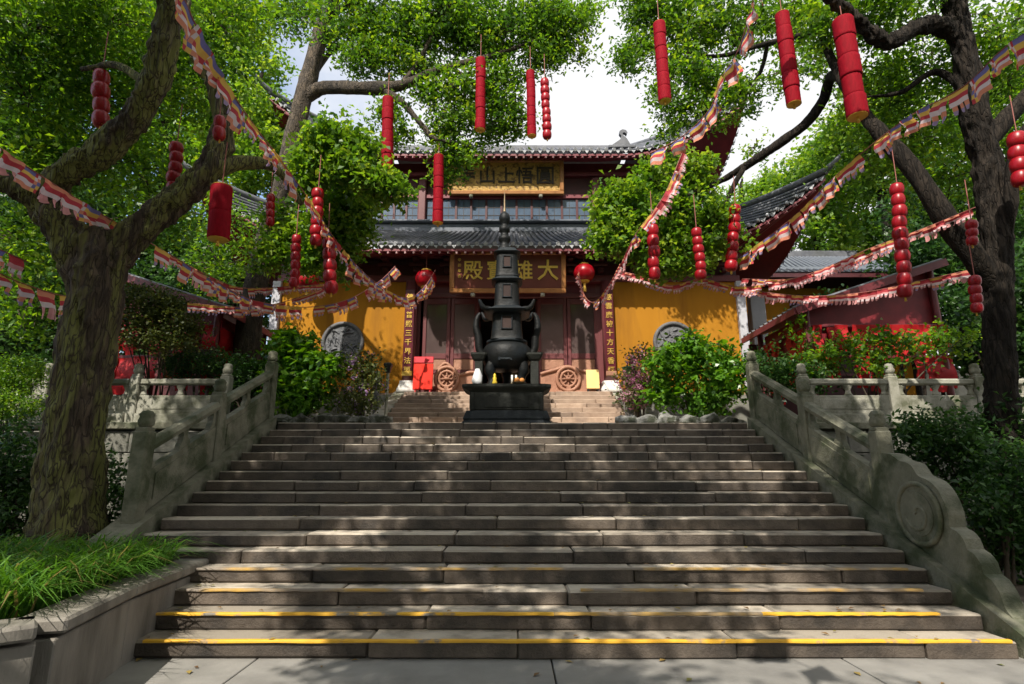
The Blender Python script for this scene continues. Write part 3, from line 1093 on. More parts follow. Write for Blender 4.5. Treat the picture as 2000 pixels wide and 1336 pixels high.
# roofs ---------------------------------------------------------------
def roof_side(parent, eave, top, ribs, sag, nseg=9, tile='roof_tile', under=None, name='roof_slope'):
    """eave(u), top(u) for u in -1..1 ; half-round tile ribs run from eave to top"""
    def P(u, v, lift=0.0):
        e, t = Vector(eave(u)), Vector(top(u))
        p = e.lerp(t, v)
        p.z += lift - sag * 4 * v * (1 - v) * .5
        return p
    us = np.linspace(-1, 1, 61)
    vv = np.linspace(0, 1, nseg)
    part(MB().sheet([[P(u, v) for u in us] for v in vv]), name, tile, parent, fix=False)
    rb, ends, drip = MB(), MB(), MB()
    for u in np.linspace(-1, 1, ribs):
        pts = [P(u, v, .035) for v in vv]
        rb.tube(pts, .048, 6, cap=False)
        d = (pts[0] - pts[1]).normalized()
        ends.tube([pts[0] + d * .0, pts[0] + d * .05], .062, 8)
    for a, b in zip(np.linspace(-1, 1, ribs)[:-1], np.linspace(-1, 1, ribs)[1:]):
        m_ = (a + b) / 2
        q = P(m_, 0)
        l, r_ = P(a * .8 + b * .2, 0), P(a * .2 + b * .8, 0)
        d = (P(m_, 0) - P(m_, .1)).normalized() * .03
        drip.add([l + d, r_ + d, q + d + Vector((0, 0, -.10))], [(0, 1, 2)])
    o = part(rb, 'tile_ribs', tile, parent, fix=False)
    o['kind'] = 'stuff'
    o = part(ends, 'eave_tile_ends', 'tile_end', parent)
    o['kind'] = 'stuff'
    o = part(drip, 'drip_tiles', 'tile_end', parent, fix=False)
    o['kind'] = 'stuff'
    return P


def make_roof(tipx, ze, ztip, ye, ytip, yb, topx, yt, ytb, zt, flat, sag, ribs, wall_y, wall_x, wall_z, rname):
    rf = thing(rname, None, None)
    rf.parent = hall
    rf.location = Vector((HX, ye, ze)) - wloc(hall)

    def rise(u):
        a = max(0, (abs(u) - flat) / (1 - flat))
        return a ** 2.0

    def ef(u):
        a = rise(u)
        return (HX + u * tipx, ye + (ytip - ye) * a, ze + (ztip - ze) * a)

    def tf(u):
        return (HX + u * topx, yt, zt)
    roof_side(rf, ef, tf, ribs, sag)
    for sg in (-1, 1):
        def es(u, sg=sg):
            v = (u + 1) / 2
            a = max(0, (.4 - v) / .4) ** 2.0
            return (HX + sg * (tipx - .25 * (1 - a)), ytip + (yb - ytip) * v, ze + (ztip - ze) * a)

        def ts(u, sg=sg):
            v = (u + 1) / 2
            return (HX + sg * topx, yt + (ytb - yt) * v, zt)
        roof_side(rf, es, ts, max(12, int(ribs * .5)), sag)
        # hip ridge sweeping up to the tip
        pts = []
        for v in np.linspace(0, 1, 12):
            e, t_ = Vector(ef(sg)), Vector(tf(sg))
            p = e.lerp(t_, v)
            p.z += .10 - sag * 4 * v * (1 - v) * .5
            pts.append(p)
        d = (pts[0] - pts[1]).normalized()
        pts = [pts[0] + d * .5 + Vector((0, 0, .28)), pts[0] + d * .25 + Vector((0, 0, .10))] + pts
        part(MB().tube(pts, [.03, .07] + [.10] * 12, 8), 'hip_ridge', 'roof_tile', rf)
    # fascia, soffit and rafters
    us = np.linspace(-1, 1, 61)
    g1 = [Vector(ef(u)) + Vector((0, .03, -.10)) for u in us]
    g2 = [Vector(ef(u)) + Vector((0, .03, -.165)) for u in us]
    g3 = [Vector(ef(u)) + Vector((0, .10, -.165)) for u in us]
    part(MB().sheet([g1, g2, g3], smooth=False), 'fascia', 'rafter_red', rf, fix=False)
    so = MB()
    gr = []
    for v in np.linspace(0, 1, 6):
        gr.append([(Vector(ef(u)) + Vector((0, .06, -.13))).lerp(Vector((HX + u * wall_x, wall_y, wall_z)), v) for u in us])
    part(so.sheet(gr), 'soffit', 'dark_beam', rf, fix=False)
    for sg in (-1, 1):
        gr = []
        for v in np.linspace(0, 1, 4):
            row = []
            for k in np.linspace(0, 1, 14):
                a = max(0, (.4 - k) / .4) ** 2.0
                e = Vector((HX + sg * (tipx - .06 - .25 * (1 - a)), ytip + (yb - ytip) * k, ze + (ztip - ze) * a - .13))
                row.append(e.lerp(Vector((HX + sg * wall_x, wall_y + (yb - wall_y) * k, wall_z)), v))
            gr.append(row)
        part(MB().sheet(gr), 'side_soffit', 'awning_red', rf, fix=False)
    ra, tips = MB(), MB()
    for u in np.linspace(-.97, .97, int(tipx * 2 / .24)):
        a = Vector(ef(u)) + Vector((0, .05, -.20))
        b = Vector((HX + u * wall_x, wall_y, wall_z - .06))
        b2 = a.lerp(b, .8)
        ra.bar(a, b2, .06, .06)
        d = (a - b).normalized()
        tips.bar(a + d * .002, a + d * .012, .055, .055)
    o = part(ra, 'rafters', 'rafter_red', rf)
    o['kind'] = 'stuff'
    o = part(tips, 'rafter_tips', 'rafter_tip', rf)
    o['kind'] = 'stuff'
    return rf


low = make_roof(8.6, 7.76, 9.5, 14.6, 13.85, 22.4, 5.1, 17.0, 20.6, 9.22, .52, .35, 70, WY + .02, WX + .15, WT + .86, 'lower_roof')
part(MB().box((HX, 17.02, 9.33), (10.3, .20, .30), bev=.03), 'roof_band', 'roof_blue', low)
part(MB().box((HX, 16.93, 9.53), (10.4, .30, .09), bev=.03), 'roof_band', 'roof_blue', low)

# upper storey ---------------------------------------------------------
UWY = 17.2
UX = 4.85
part(MB().box((HX, UWY + .35, 10.6), (2 * UX - .1, .1, 2.2)), 'upper_wall', 'dark_beam')
part(MB().box((HX, 19.6, 10.7), (2 * UX - .2, 4.6, 2.3)), 'upper_body', 'red_lacquer')
part(MB().box((HX, UWY + .05, 9.60), (2 * UX, .14, .07), bev=.01), 'window_sill', 'red_lacquer')
part(MB().box((HX, UWY + .05, 10.58), (2 * UX, .16, .16), bev=.015), 'window_head', 'rafter_red')
part(MB().box((HX, UWY + .12, 10.98), (2 * UX, .12, .62)), 'upper_frieze', 'dark_beam')
part(MB().box((HX, UWY + .02, 11.36), (2 * UX + .3, .26, .14), bev=.02), 'upper_beam', 'red_lacquer')
for xx in (-4.75, -2.88, 2.88, 4.75):
    part(MB().box((HX + xx, UWY, 10.42), (.24, .24, 1.6), bev=.02), 'upper_pillar', 'mauve_wood')
for x0, x1, n in ((-4.63, -3.0, 4), (-2.76, 2.76, 11), (3.0, 4.63, 4)):
    w = (x1 - x0) / n
    for k in range(n):
        cx = HX + x0 + w * (k + .5)
        wn_ = thing('window', None, None)
        wn_.parent = hall
        wn_.location = Vector((cx, UWY, 9.64)) - wloc(hall)
        part(MB().box((cx, UWY + .06, 10.07), (w - .05, .012, .84)), 'pane', 'window_glass', wn_)
        for s2 in (-1, 1):
            part(MB().box((cx + s2 * (w / 2 - .018), UWY + .045, 10.07), (.034, .06, .86)), 'window_stile', 'dark_beam', wn_)
        f = MB()
        for zz in (9.92, 10.20):
            f.box((cx, UWY + .047, zz), (w - .075, .014, .016))
        f.box((cx, UWY + .050, 10.07), (.014, .010, .84))
        part(f, 'lattice', 'dark_paint', wn_)
upr = make_roof(7.65, 11.76, 13.4, 16.35, 15.75, 22.6, 4.6, 19.2, 20.8, 13.6, .48, .4, 62, UWY, UX, 11.92, 'upper_roof')
part(MB().box((HX, 19.9, 13.5), (8.6, 1.5, .55), bev=.08), 'main_ridge', 'roof_tile', upr)
# scroll ornament standing on the roof near the right corner
c = at(1214, 286, 16.6)
o_ = [(-.42, 0), (-.30, .10), (-.16, .20), (-.03, .30), (.0, .42), (-.06, .50), (-.05, .60), (.05, .66), (.16, .63), (.21, .54), (.18, .46), (.14, .52), (.08, .55), (.04, .50), (.08, .42), (.17, .33), (.24, .2), (.30, .06), (.36, 0)]
orn = MB().prism([(a, b) for a, b in o_], (c.x, c.y - .06, c.z - .06), (1, 0, 0), (0, 0, 1), (0, 1, 0), .14)
orn.box((c.x, c.y, c.z - .06), (.9, .26, .12), bev=.03)
part(orn, 'ridge_ornament', 'roof_tile', upr)

# plaques --------------------------------------------------------------
def plaque(cx, cy, cz, w, h, tilt, field, frame, label, chars, size, gm, sxs=1.0):
    t = thing('name_plaque', label, 'plaque', (cx, cy, cz), 'name plaques on the hall')
    M = Matrix.Rotation(tilt, 3, 'X')

    def q(x, y, z):
        return Vector((cx, cy, cz)) + M @ Vector((x, y, z))
    mb = MB().box(q(0, .03, 0), (w, .06, h), rot=M)
    mb.build('plaque_field', field, t)
    f = MB()
    b = .13
    f.box(q(0, 0, h / 2 - b / 2), (w, .14, b), bev=.02, rot=M)
    f.box(q(0, 0, -h / 2 + b / 2), (w, .14, b), bev=.02, rot=M)
    for s in (-1, 1):
        f.box(q(s * (w / 2 - b / 2), 0, 0), (b, .14, h - 2 * b), bev=.02, rot=M)
    f.build('plaque_frame', frame, t)
    for ch, x, z, s, g_ in chars:
        glyph(ch, s, g_, t, q(x, -.012, z), sxs, tilt, .015)
    br_ = MB()
    for s in (-.6, .6):
        br_.box(q(s * w / 2, 0, -h / 2 - .05), (.12, .16, .10), bev=.02, rot=M)
    br_.build('plaque_bracket', 'pale_stone', t)
    bk = MB()
    for s in (-.5, .5):
        bk.bar(q(s * w / 2, .06, h * .3), (cx + s * w / 2, cy + (.62 if cz < 9 else .2), cz + h * .3 + .1), .05, .05)
    bk.build('hanger', 'dark_metal', t)
    return t


plaque(HX - .02, 15.02, 7.13, 3.27, 1.22, R(9), 'plaque_red', 'plaque_frame', 'red plaque with four gold characters over the open doors, lower of two',
       [('大', 1.13, .0, .62, 'gold'), ('雄', .43, .0, .58, 'gold'), ('寶', -.32, .0, .58, 'gold'), ('殿', -.98, .0, .58, 'gold')] +
       [(c_, -1.36, .33 - k * .155, .10, 'gold') for k, c_ in enumerate('辛卯年吉')], .6, 'gold')
plaque(HX - .1, 16.96, 11.17, 3.83, 1.25, R(6), 'old_gold', 'plaque_frame', 'tarnished gold carved plaque under the top eave, upper of two',
       [('圓', 1.3, .0, .66, 'dark_paint'), ('悟', .62, .0, .6, 'dark_paint'), ('上', .02, .0, .6, 'dark_paint'), ('山', -.62, .0, .6, 'dark_paint'), ('寺', -1.3, .0, .6, 'dark_paint')], .6, 'gold')


# round lanterns under the eave -----------------------------------------
def round_lantern(p, r, label):
    t = thing('palace_lantern', label, 'lantern', p, 'round lanterns under the eave')
    prof = [(r * .45, -r * .78), (r * .8, -r * .55), (r, 0), (r * .8, r * .55), (r * .45, r * .78)]
    pr = [tuple(q) for q in curve(prof, 4)]
    b = MB().lathe(pr, (0, 0, 0), 20)
    b.build('lantern_body', 'lantern_red', t, (0, 0, 0))
    c_ = MB().lathe([(r * .46, -.03), (r * .46, .03)], (0, 0, r * .8), 14)
    c_.lathe([(r * .46, -.03), (r * .46, .03)], (0, 0, -r * .8), 14)
    c_.build('cap', 'lantern_gold', t, (0, 0, 0))
    MB().tube([(0, 0, r * .8), (0, 0, r * .8 + .75)], .01, 5).build('cord', 'cord', t, (0, 0, 0))
    MB().tube([(0, 0, -r * .82), (0, 0, -r * .82 - .3)], [.03, .05], 8).build('tassel', 'lantern_gold', t, (0, 0, 0))


round_lantern(at(832, 545, 15.0), .30, 'round red lantern under the eave left of the lower plaque')
round_lantern(at(1141, 533, 15.0), .30, 'round red lantern under the eave right of the lower plaque')
round_lantern(at(602, 548, 15.0), .30, 'round red lantern under the eave above the left round window')

# carved wooden barriers with wheel medallion ---------------------------
for x0, x1, cxr, lab, pk in ((-2.12, -1.0, .26, 'carved brown wooden barrier with wheel medallion beside the red board', .24), (.80, 2.35, .5, 'carved brown wooden barrier with wheel medallion beside the yellow board', .5)):
    y = 15.62
    t = thing('carved_barrier', lab, 'barrier', ((x0 + x1) / 2, y, PLAT), 'carved door barriers')
    w = x1 - x0
    top = [(q * w, .52 + .26 * math.exp(-((q - pk) / .22) ** 2) + .05 * math.sin(q * 9)) for q in np.linspace(0, 1, 24)]
    MB().prism([(0, .06)] + top + [(w, .06)], (x0, y, PLAT + .02), (1, 0, 0), (0, 0, 1), (0, 1, 0), .05).build('panel', 'carved_wood', t)
    mold = [(x0 + a, y - .02, PLAT + b + .04) for a, b in top]
    MB().tube(mold, .045, 8).build('top_moulding', 'carved_wood', t)
    cx, cz = x0 + w * cxr, PLAT + .42
    for rr_, th in ((.32, .05), (.21, .035)):
        MB().tube([(cx + rr_ * math.cos(a), y - .04, cz + rr_ * math.sin(a) * 1.05) for a in np.linspace(0, 2 * math.pi, 29)], th, 8, cap=False).build('wheel_ring', 'carved_wood', t)
    MB().lathe([(.02, -.05), (.08, -.03), (.09, 0), (.08, .03)], (cx, y - .03, cz), 14).build('wheel_hub', 'carved_wood', t)
    sp = MB()
    for k in range(8):
        a = k * math.pi / 4
        sp.bar((cx + .07 * math.cos(a), y - .035, cz + .07 * math.sin(a)), (cx + .3 * math.cos(a), y - .035, cz + .3 * math.sin(a)), .03, .03, up=(0, 1, 0))
    sp.build('wheel_spokes', 'carved_wood', t)
    MB().prism([(-.16, 0), (.16, 0), (.08, .08), (.05, .2), (-.05, .2), (-.08, .08)], (cx, y - .08, PLAT + .012), (1, 0, 0), (0, 0, 1), (0, 1, 0), .1).build('stand', 'carved_wood', t)
    MB().box((x0 + w / 2, y, PLAT + .06), (w, .10, .09), bev=.01).build('bottom_rail', 'carved_wood', t)

# notice boards ----------------------------------------------------------
t = thing('notice_board', 'bright red standing notice board at the foot of the left column', 'notice board', (-2.45, 15.25, PLAT))
MB().box((-2.44, 15.27, PLAT + .43), (.54, .05, .74), bev=.01, rot=Matrix.Rotation(R(-6), 3, 'X')).build('board', 'red_board', t)
MB().box((-2.44, 15.295, PLAT + .90), (.54, .055, .18), bev=.01, rot=Matrix.Rotation(R(-6), 3, 'X')).build('header', 'red_board_top', t)
mb = MB()
for s in (-.2, .2):
    mb.bar((-2.44 + s, 15.24, PLAT), (-2.44 + s, 15.30, PLAT + .7), .035, .03, up=(0, 1, 0))
    mb.bar((-2.44 + s, 15.55, PLAT), (-2.44 + s, 15.33, PLAT + .8), .03, .03, up=(0, 1, 0))
mb.build('stand', 'red_board_top', t)
t = thing('notice_board', 'small pale yellow board at the foot of the right column', 'notice board', (2.22, 15.3, PLAT))
MB().box((2.22, 15.30, PLAT + .36), (.36, .04, .54), bev=.01, rot=Matrix.Rotation(R(-6), 3, 'X')).build('board', 'board_yellow', t)
mb = MB()
for s in (-.13, .13):
    mb.bar((2.22 + s, 15.27, PLAT), (2.22 + s, 15.32, PLAT + .5), .03, .02, up=(0, 1, 0))
    mb.bar((2.22 + s, 15.5, PLAT), (2.22 + s, 15.34, PLAT + .5), .03, .02, up=(0, 1, 0))
mb.build('stand', 'dark_metal', t)

# ================================================================== INCENSE BURNER
BY = 11.86


def bz(py):
    return at(990, py, BY).z


def bw(py):
    return at(1001, py, BY).x - at(1000, py, BY).x


BX = at(990, 700, BY).x
ped = thing('burner_pedestal', 'dark carved stone pedestal at the top of the steps', 'pedestal', (BX, BY, TER))
ka = bw(800)
for nm, z0, z1, hw, m in (('plinth', TER, bz(806), 87, 'bronze_edge'), ('body', bz(806), bz(772), 70, 'altar_stone'), ('top_slab', bz(772), bz(757), 85, 'altar_stone')):
    mb = MB()
    hw *= ka
    if nm == 'plinth':
        mb.lathe([(hw, 0), (hw * .98, .05), (hw * .93, .09), (hw * .95, .13), (hw * .88, (z1 - z0))], (BX, BY, z0), 40, sq=14, sy=.58, smooth=False)
    elif nm == 'body':
        mb.box((BX, BY, (z0 + z1) / 2), (2 * hw, .94, z1 - z0), bev=.02)
        mb.box((BX, BY - .475, (z0 + z1) / 2), (1.2 * hw, .02, (z1 - z0) * .7), bev=.008)
        for s in (-1, 1):
            mb.box((BX + s * hw * .92, BY - .47, (z0 + z1) / 2), (.08, .05, z1 - z0), bev=.01)
    else:
        mb.lathe([(hw * .82, 0), (hw * .86, .04), (hw * .96, .08), (hw, .11), (hw, z1 - z0)], (BX, BY, z0), 40, sq=14, sy=.6, smooth=False)
    mb.build(nm, m, ped)

bur = thing('incense_burner', 'tall dark bronze pagoda incense burner with round bowl on the stone pedestal', 'incense burner', (BX, BY, bz(757)))
k7 = bw(700)
zt, zb = bz(672), bz(726)
hh = zt - zb
MB().lathe([tuple(q) for q in curve([(.1, 0), (34 * k7, .06 * hh), (46 * k7, .32 * hh), (49 * k7, .55 * hh), (46 * k7, .80 * hh), (39 * k7, .95 * hh), (34 * k7, 1.0 * hh)], 4)], (BX, BY, zb), 40, sy=.9).build('bowl', 'bronze', bur)
MB().lathe([(36 * k7, 0), (40 * k7, .02), (40 * k7, .07), (34 * k7, .09)], (BX, BY, zt - .02), 36, sy=.9).build('rim', 'bronze_edge', bur)
for a in (R(215), R(325), R(90)):
    x, y = BX + math.cos(a) * 33 * k7, BY + math.sin(a) * 28 * k7
    MB().tube(curve([(x, y, zb + .18), (x + .07 * math.cos(a), y + .05 * math.sin(a), zb + .02), (x, y, bz(745)), (x + .04 * math.cos(a), y, bz(757) + .0)], 4), [.13] * 3 + [.12] * 3 + [.09] * 3 + [.10] * 4, 10).build('leg', 'bronze', bur)
mb = MB()
mb.box((BX - .03, BY - 45 * k7 * .9 + .015, bz(708)), (.30, .05, .10), bev=.02)
mb.box((BX - .03, BY - 45 * k7 * .9 - .01, bz(708)), (.22, .03, .05), bev=.01)
mb.build('inscription_boss', 'bronze_edge', bur)
for s in (-1, 1):
    pts = curve([(BX + s * 44 * k7, BY, bz(700)), (BX + s * 54 * k7, BY, bz(682)), (BX + s * 56 * k7, BY, bz(660)), (BX + s * 61 * k7, BY, bz(640)), (BX + s * 59 * k7, BY, bz(622)), (BX + s * 53 * k7, BY, bz(612))], 5)
    MB().tube(pts, [.055 + .03 * math.sin(i / len(pts) * 3.1 + .6) for i in range(len(pts))], 10).build('ear_handle', 'bronze', bur)
    mb = MB()
    xx = BX + s * 53 * k7
    mb.box((xx, BY - .25, (bz(757) + bz(708)) / 2), (.17, .17, bz(708) - bz(757)), bev=.015)
    mb.lathe([(.09, 0), (.12, .03), (.17, .12), (.17, .16)], (xx, BY - .25, bz(710)), 24, sq=8, smooth=False)
    mb.build('side_pillar', 'altar_stone', bur)


def tier(py0, py1, w0, w1, opening=True, roofw=None):
    z0, z1 = bz(py0), bz(py1)
    k = bw((py0 + py1) / 2)
    h = z1 - z0
    t = thing('pagoda_tier', None, None)
    t.parent = bur
    t.location = Vector((BX, BY, z0)) - wloc(bur)
    hw = w0 * k * .5
    hw1 = w1 * k * .5
    ow = hw * .26
    oz0, oz1 = z0 + h * .32, z0 + h * .68
    rw = (roofw or w0 * 1.2) * k * .5
    MB().lathe([tuple(q) for q in curve([(hw * 1.0, 0), (hw * .95, h * .06), (hw * .90, h * .3), (hw * .87, h * .6), (hw * .86, h * .86)], 3)], (BX, BY, z0), 32, sq=4.5).build('tier_body', 'bronze', t)
    fr = MB()
    yf = BY - hw * .90
    for s in (-1, 1):
        fr.box((BX + s * (ow + .012), yf - .005, (oz0 + oz1) / 2), (.024, .05, oz1 - oz0 + .048), bev=.006)
    for zz in (oz0 - .012, oz1 + .012):
        fr.box((BX, yf - .005, zz), (2 * ow, .05, .024), bev=.006)
    fr.build('opening_frame', 'bronze_edge', t)
    MB().box((BX, yf + .004, (oz0 + oz1) / 2), (2 * ow - .002, .03, oz1 - oz0 - .002)).build('opening', 'interior', t)
    MB().lathe([tuple(q) for q in curve([(hw * .84, h * .80), (rw * .90, h * .82), (rw * 1.04, h * .88), (rw * .98, h * .92), (rw * .82, h * .96), (hw1 * 1.02, h * 1.04)], 3)], (BX, BY, z0), 32, sq=4.5).build('tier_roof', 'bronze_edge', t)


tier(668, 606, 66, 54, roofw=86)
tier(606, 545, 54, 46, roofw=58)
tier(545, 492, 48, 36, roofw=50)
k5 = bw(460)
for s in (-1, 1):
    for s2 in (-1, 1):
        MB().tube(curve([(BX + s * 32 * k7, BY + s2 * 32 * k7, bz(612)), (BX + s * 45 * k7, BY + s2 * 40 * k7, bz(612)), (BX + s * 53 * k7, BY + s2 * 46 * k7, bz(598))], 4), [.06] * 6 + [.04] * 2 + [.02], 8).build('eave_horn', 'bronze', bur)
sp_ = MB()
prof = []
for (py, w) in ((492, 21), (484, 20), (482, 15), (474, 14), (470, 19), (464, 19), (462, 13), (455, 12), (452, 17), (444, 17), (442, 10), (438, 11), (433, 16), (426, 18), (419, 14), (414, 6)):
    prof.append((w * k5 * .62, bz(py) - bz(492)))
sp_.lathe(prof, (BX - .06, BY, bz(492)), 24)
sp_.build('spire', 'bronze', bur)
MB().tube([(BX - .06, BY, bz(415)), (BX - .06, BY, bz(405)), (BX - .06, BY, bz(392)), (BX - .06, BY, bz(375))], [.04, .02, .018, .006], 10).build('finial', 'brass', bur)

# offerings on the pedestal
px_ = at(966, 748, BY - .48)
f = MB().lathe([(.045, 0), (.055, .03), (.035, .09), (.045, .13), (.025, .16), (.032, .19), (.008, .23)], (0, 0, 0), 12)
o = f.build('figurine', 'figure_gold', None, (px_.x, BY - .45, bz(757)))
tag(o, 'small golden figurine under the bowl of the burner', 'figurine')
for q, xx in enumerate((1000, 1008)):
    t = thing('candle', ('left', 'right')[q] + ' of two white candles under the burner bowl', 'candle', (at(xx, 748, BY - .42).x, BY - .40, bz(757)), 'candles under the burner')
    MB().lathe([(.022, 0), (.022, .20)], (0, 0, 0), 10).build('wax', 'candle_white', t, (0, 0, 0))
    MB().lathe([(.035, 0), (.03, .03), (.016, .04)], (0, 0, 0), 10).build('holder', 'brass', t, (0, 0, 0))
t = thing('fruit_plate', 'plate of orange fruit under the right side of burner bowl', 'plate', (at(1013, 752, BY - .42).x, BY - .44, bz(757)))
MB().lathe([(.06, 0), (.13, .03), (.14, .04)], (0, 0, 0), 18).build('plate', 'brass', t, (0, 0, 0))
for a, rr_ in ((0, .07), (2.1, .07), (4.2, .07)):
    MB().lathe([(.005, 0), (.04, .012), (.055, .05), (.04, .088), (.005, .10)], (rr_ * math.cos(a), rr_ * math.sin(a), .035), 12).build('fruit', 'fruit_orange', t, (0, 0, 0))
w_ = at(932, 748, BY - .4)
mb = MB().lathe([(.11, 0), (.14, .08), (.12, .2), (.07, .3), (.05, .34)], (0, 0, 0), 12, sx=.8, sy=.7)
for i, p in enumerate(mb.v):
    q = 1 + .25 * mnoise.noise(Vector(p) * 9)
    mb.v[i] = (p[0] * q, p[1] * q, p[2])
o = mb.build('plastic_bag', 'cloth_white', None, (w_.x, BY - .35, bz(757)))
tag(o, 'crumpled white bag on the pedestal left of the burner bowl', 'bag')

# garden lamp and posts beside the upper flight --------------------------
def garden_lamp(px, ptop, d, label):
    p = at(px, 800, d)
    ztop = at(px, ptop, d).z
    t = thing('garden_lamp', label, 'lamp', (p.x, d, TER), 'garden lamps')
    MB().tube([(p.x, d, TER), (p.x, d, ztop - .22)], .035, 10).build('pole', 'pale_stone', t)
    MB().lathe([(.05, 0), (.07, .02), (.10, .14), (.11, .16)], (p.x, d, ztop - .24), 4, smooth=False).build('lamp_head', 'dark_metal', t)
    MB().lathe([(.12, 0), (.125, .02), (.10, .06), (.02, .08)], (p.x, d, ztop - .08), 4, smooth=False).build('lamp_cap', 'dark_metal', t)


garden_lamp(754, 708, 12.35, 'black garden lamp on a pale pole left of the upper steps')
for k, (px, pt, d, s) in enumerate(((778, 735, 12.9, -1), (786, 733, 14.2, -1), (1207, 702, 15.0, 1))):
    p = at(px, 790, d)
    zt_ = at(px, pt, d).z
    x_ = (UX0 - .5) if s < 0 else UX1 + .55
    zb_ = TER
    t = thing('stone_post', ('short dark stone post near the garden lamp', 'short dark stone post close to the left column base', 'slim pale stone post beside the right column base')[k], 'post', (x_, d, zb_), 'posts beside upper steps')
    MB().box((x_, d, (zb_ + zt_) / 2), (.13, .13, zt_ - zb_), bev=.02).build('shaft', 'dark_stone' if s < 0 else 'pale_stone', t)
    MB().lathe([(.06, 0), (.075, .03), (.07, .1), (.02, .13)], (x_, d, zt_ - .01), 10).build('knob', 'dark_stone' if s < 0 else 'pale_stone', t)

# green bin near the flowers
p = at(1232, 735, 13.2)
t = thing('green_tub', 'dark green plastic tub standing among the pink flowers', 'tub', (p.x, 13.2, TER + .55))
MB().lathe([(.13, 0), (.17, .46), (.19, .47), (.19, .52), (.16, .52), (.13, .1)], (p.x, 13.2, p.z - .30), 18).build('tub', 'plastic_green', t)
MB().box((p.x, 13.2, (TER + p.z - .30) / 2), (.34, .34, p.z - .30 - TER), bev=.02).build('pedestal', 'rock', t)


# ================================================================== SIDE SHELTERS WITH RED RIBBONS
def shelter(sg, label, seed):
    rr = random.Random(seed)
    xe, ze = sg * 6.15, 5.02
    xo, zo = sg * 9.6, 6.15
    y0, y1 = 11.75, 14.6
    t = thing('ribbon_shelter', label, 'shelter', (sg * 7.8, 13, TER), 'ribbon shelters')
    M = MB()
    M.add([(xe, y0, ze), (xe, y1, ze), (xo, y1, zo), (xo, y0, zo), (xe, y0, ze + .07), (xe, y1, ze + .07), (xo, y1, zo + .07), (xo, y0, zo + .07)],
          [(0, 1, 2, 3), (7, 6, 5, 4), (0, 4, 5, 1), (3, 2, 6, 7), (0, 3, 7, 4), (1, 5, 6, 2)])
    M.build('roof_slab', 'awning_red', t)
    for k in range(12):
        y = y0 + .1 + (y1 - y0 - .2) * k / 11
        MB().tube([(xe, y, ze + .09), (xo, y, zo + .09)], .05, 6).build('roof_rib', 'roof_tile', t)
    MB().bar((xe - sg * .02, y0 - .02, ze + .0), (xe - sg * .02, y1, ze + .0), .05, .14).build('eave_board', 'rafter_red', t)
    MB().bar((xe, y0 - .03, ze), (xo, y0 - .03, zo), .05, .16).build('gable_board', 'red_lacquer', t)
    for xx, zz in ((xe + sg * .35, ze + .1), (xo - sg * .2, zo - .05)):
        for yy in (y0 + .25, y1 - .25):
            MB().tube([(xx, yy, TER), (xx, yy, zz)], .07, 10).build('post', 'red_lacquer', t)
    for zz in (ze - .25, ze - .95):
        for yy in (y0 + .25, y1 - .25):
            MB().bar((xe + sg * .35, yy, zz), (xo - sg * .2, yy, zz), .06, .06).build('rail', 'red_lacquer', t)
        MB().bar((xe + sg * .35, y0 + .25, zz), (xe + sg * .35, y1 - .25, zz), .06, .06).build('rail', 'red_lacquer', t)
    MB().box((sg * 7.9, y1 - .1, TER + 1.2), (3.3, .06, 2.3)).build('back_panel', 'dark_beam', t)
    MB().prism([(abs(xe) + .3, ze - .75), (abs(xe) + .3, ze + .07), (abs(xo) - .1, zo - .06), (abs(xo) - .1, ze - .75)], (0, y0 + .33, 0), (sg, 0, 0), (0, 0, 1), (0, 1, 0), .05).build('gable_panel', 'awning_red', t)
    MB().box((xe + sg * .45, (y0 + y1) / 2, ze - .35), (.05, y1 - y0 - .7, .75)).build('side_panel', 'awning_red', t)
    # ribbons tied to the rails
    def ribbon(x, y, z, L, w, ax):
        n = 6
        a = rr.uniform(-.3, .3)
        g_ = []
        for k in range(n + 1):
            s_ = math.sin(k * 1.1 + a * 5) * .035
            dx, dy = (w / 2, 0) if ax == 'x' else (0, w / 2)
            q = Vector((x + (0 if ax == 'x' else s_), y + (s_ if ax == 'x' else 0), z - L * k / n))
            g_.append([q - Vector((dx, dy, 0)), q + Vector((dx, dy, 0))])
        MB().sheet(g_).build('ribbon', 'ribbon_red', t, fix=False)
    for k in range(40):
        x = xe + sg * (.4 + 2.9 * rr.random())
        ribbon(x, y0 + .25 - rr.uniform(.03, .06), ze - (.25 if rr.random() < .6 else .95), rr.uniform(.4, .85), rr.uniform(.12, .3), 'x')
    for k in range(22):
        y = y0 + .3 + (y1 - y0 - .6) * rr.random()
        ribbon(xe + sg * (.35 - rr.uniform(.03, .06)), y, ze - (.25 if rr.random() < .6 else .95), rr.uniform(.4, .9), rr.uniform(.12, .3), 'y')


shelter(-1, 'open red-roofed shelter hung with red ribbons, left of the hall', 3)
shelter(1, 'open red-roofed shelter hung with red ribbons, right of the hall', 4)

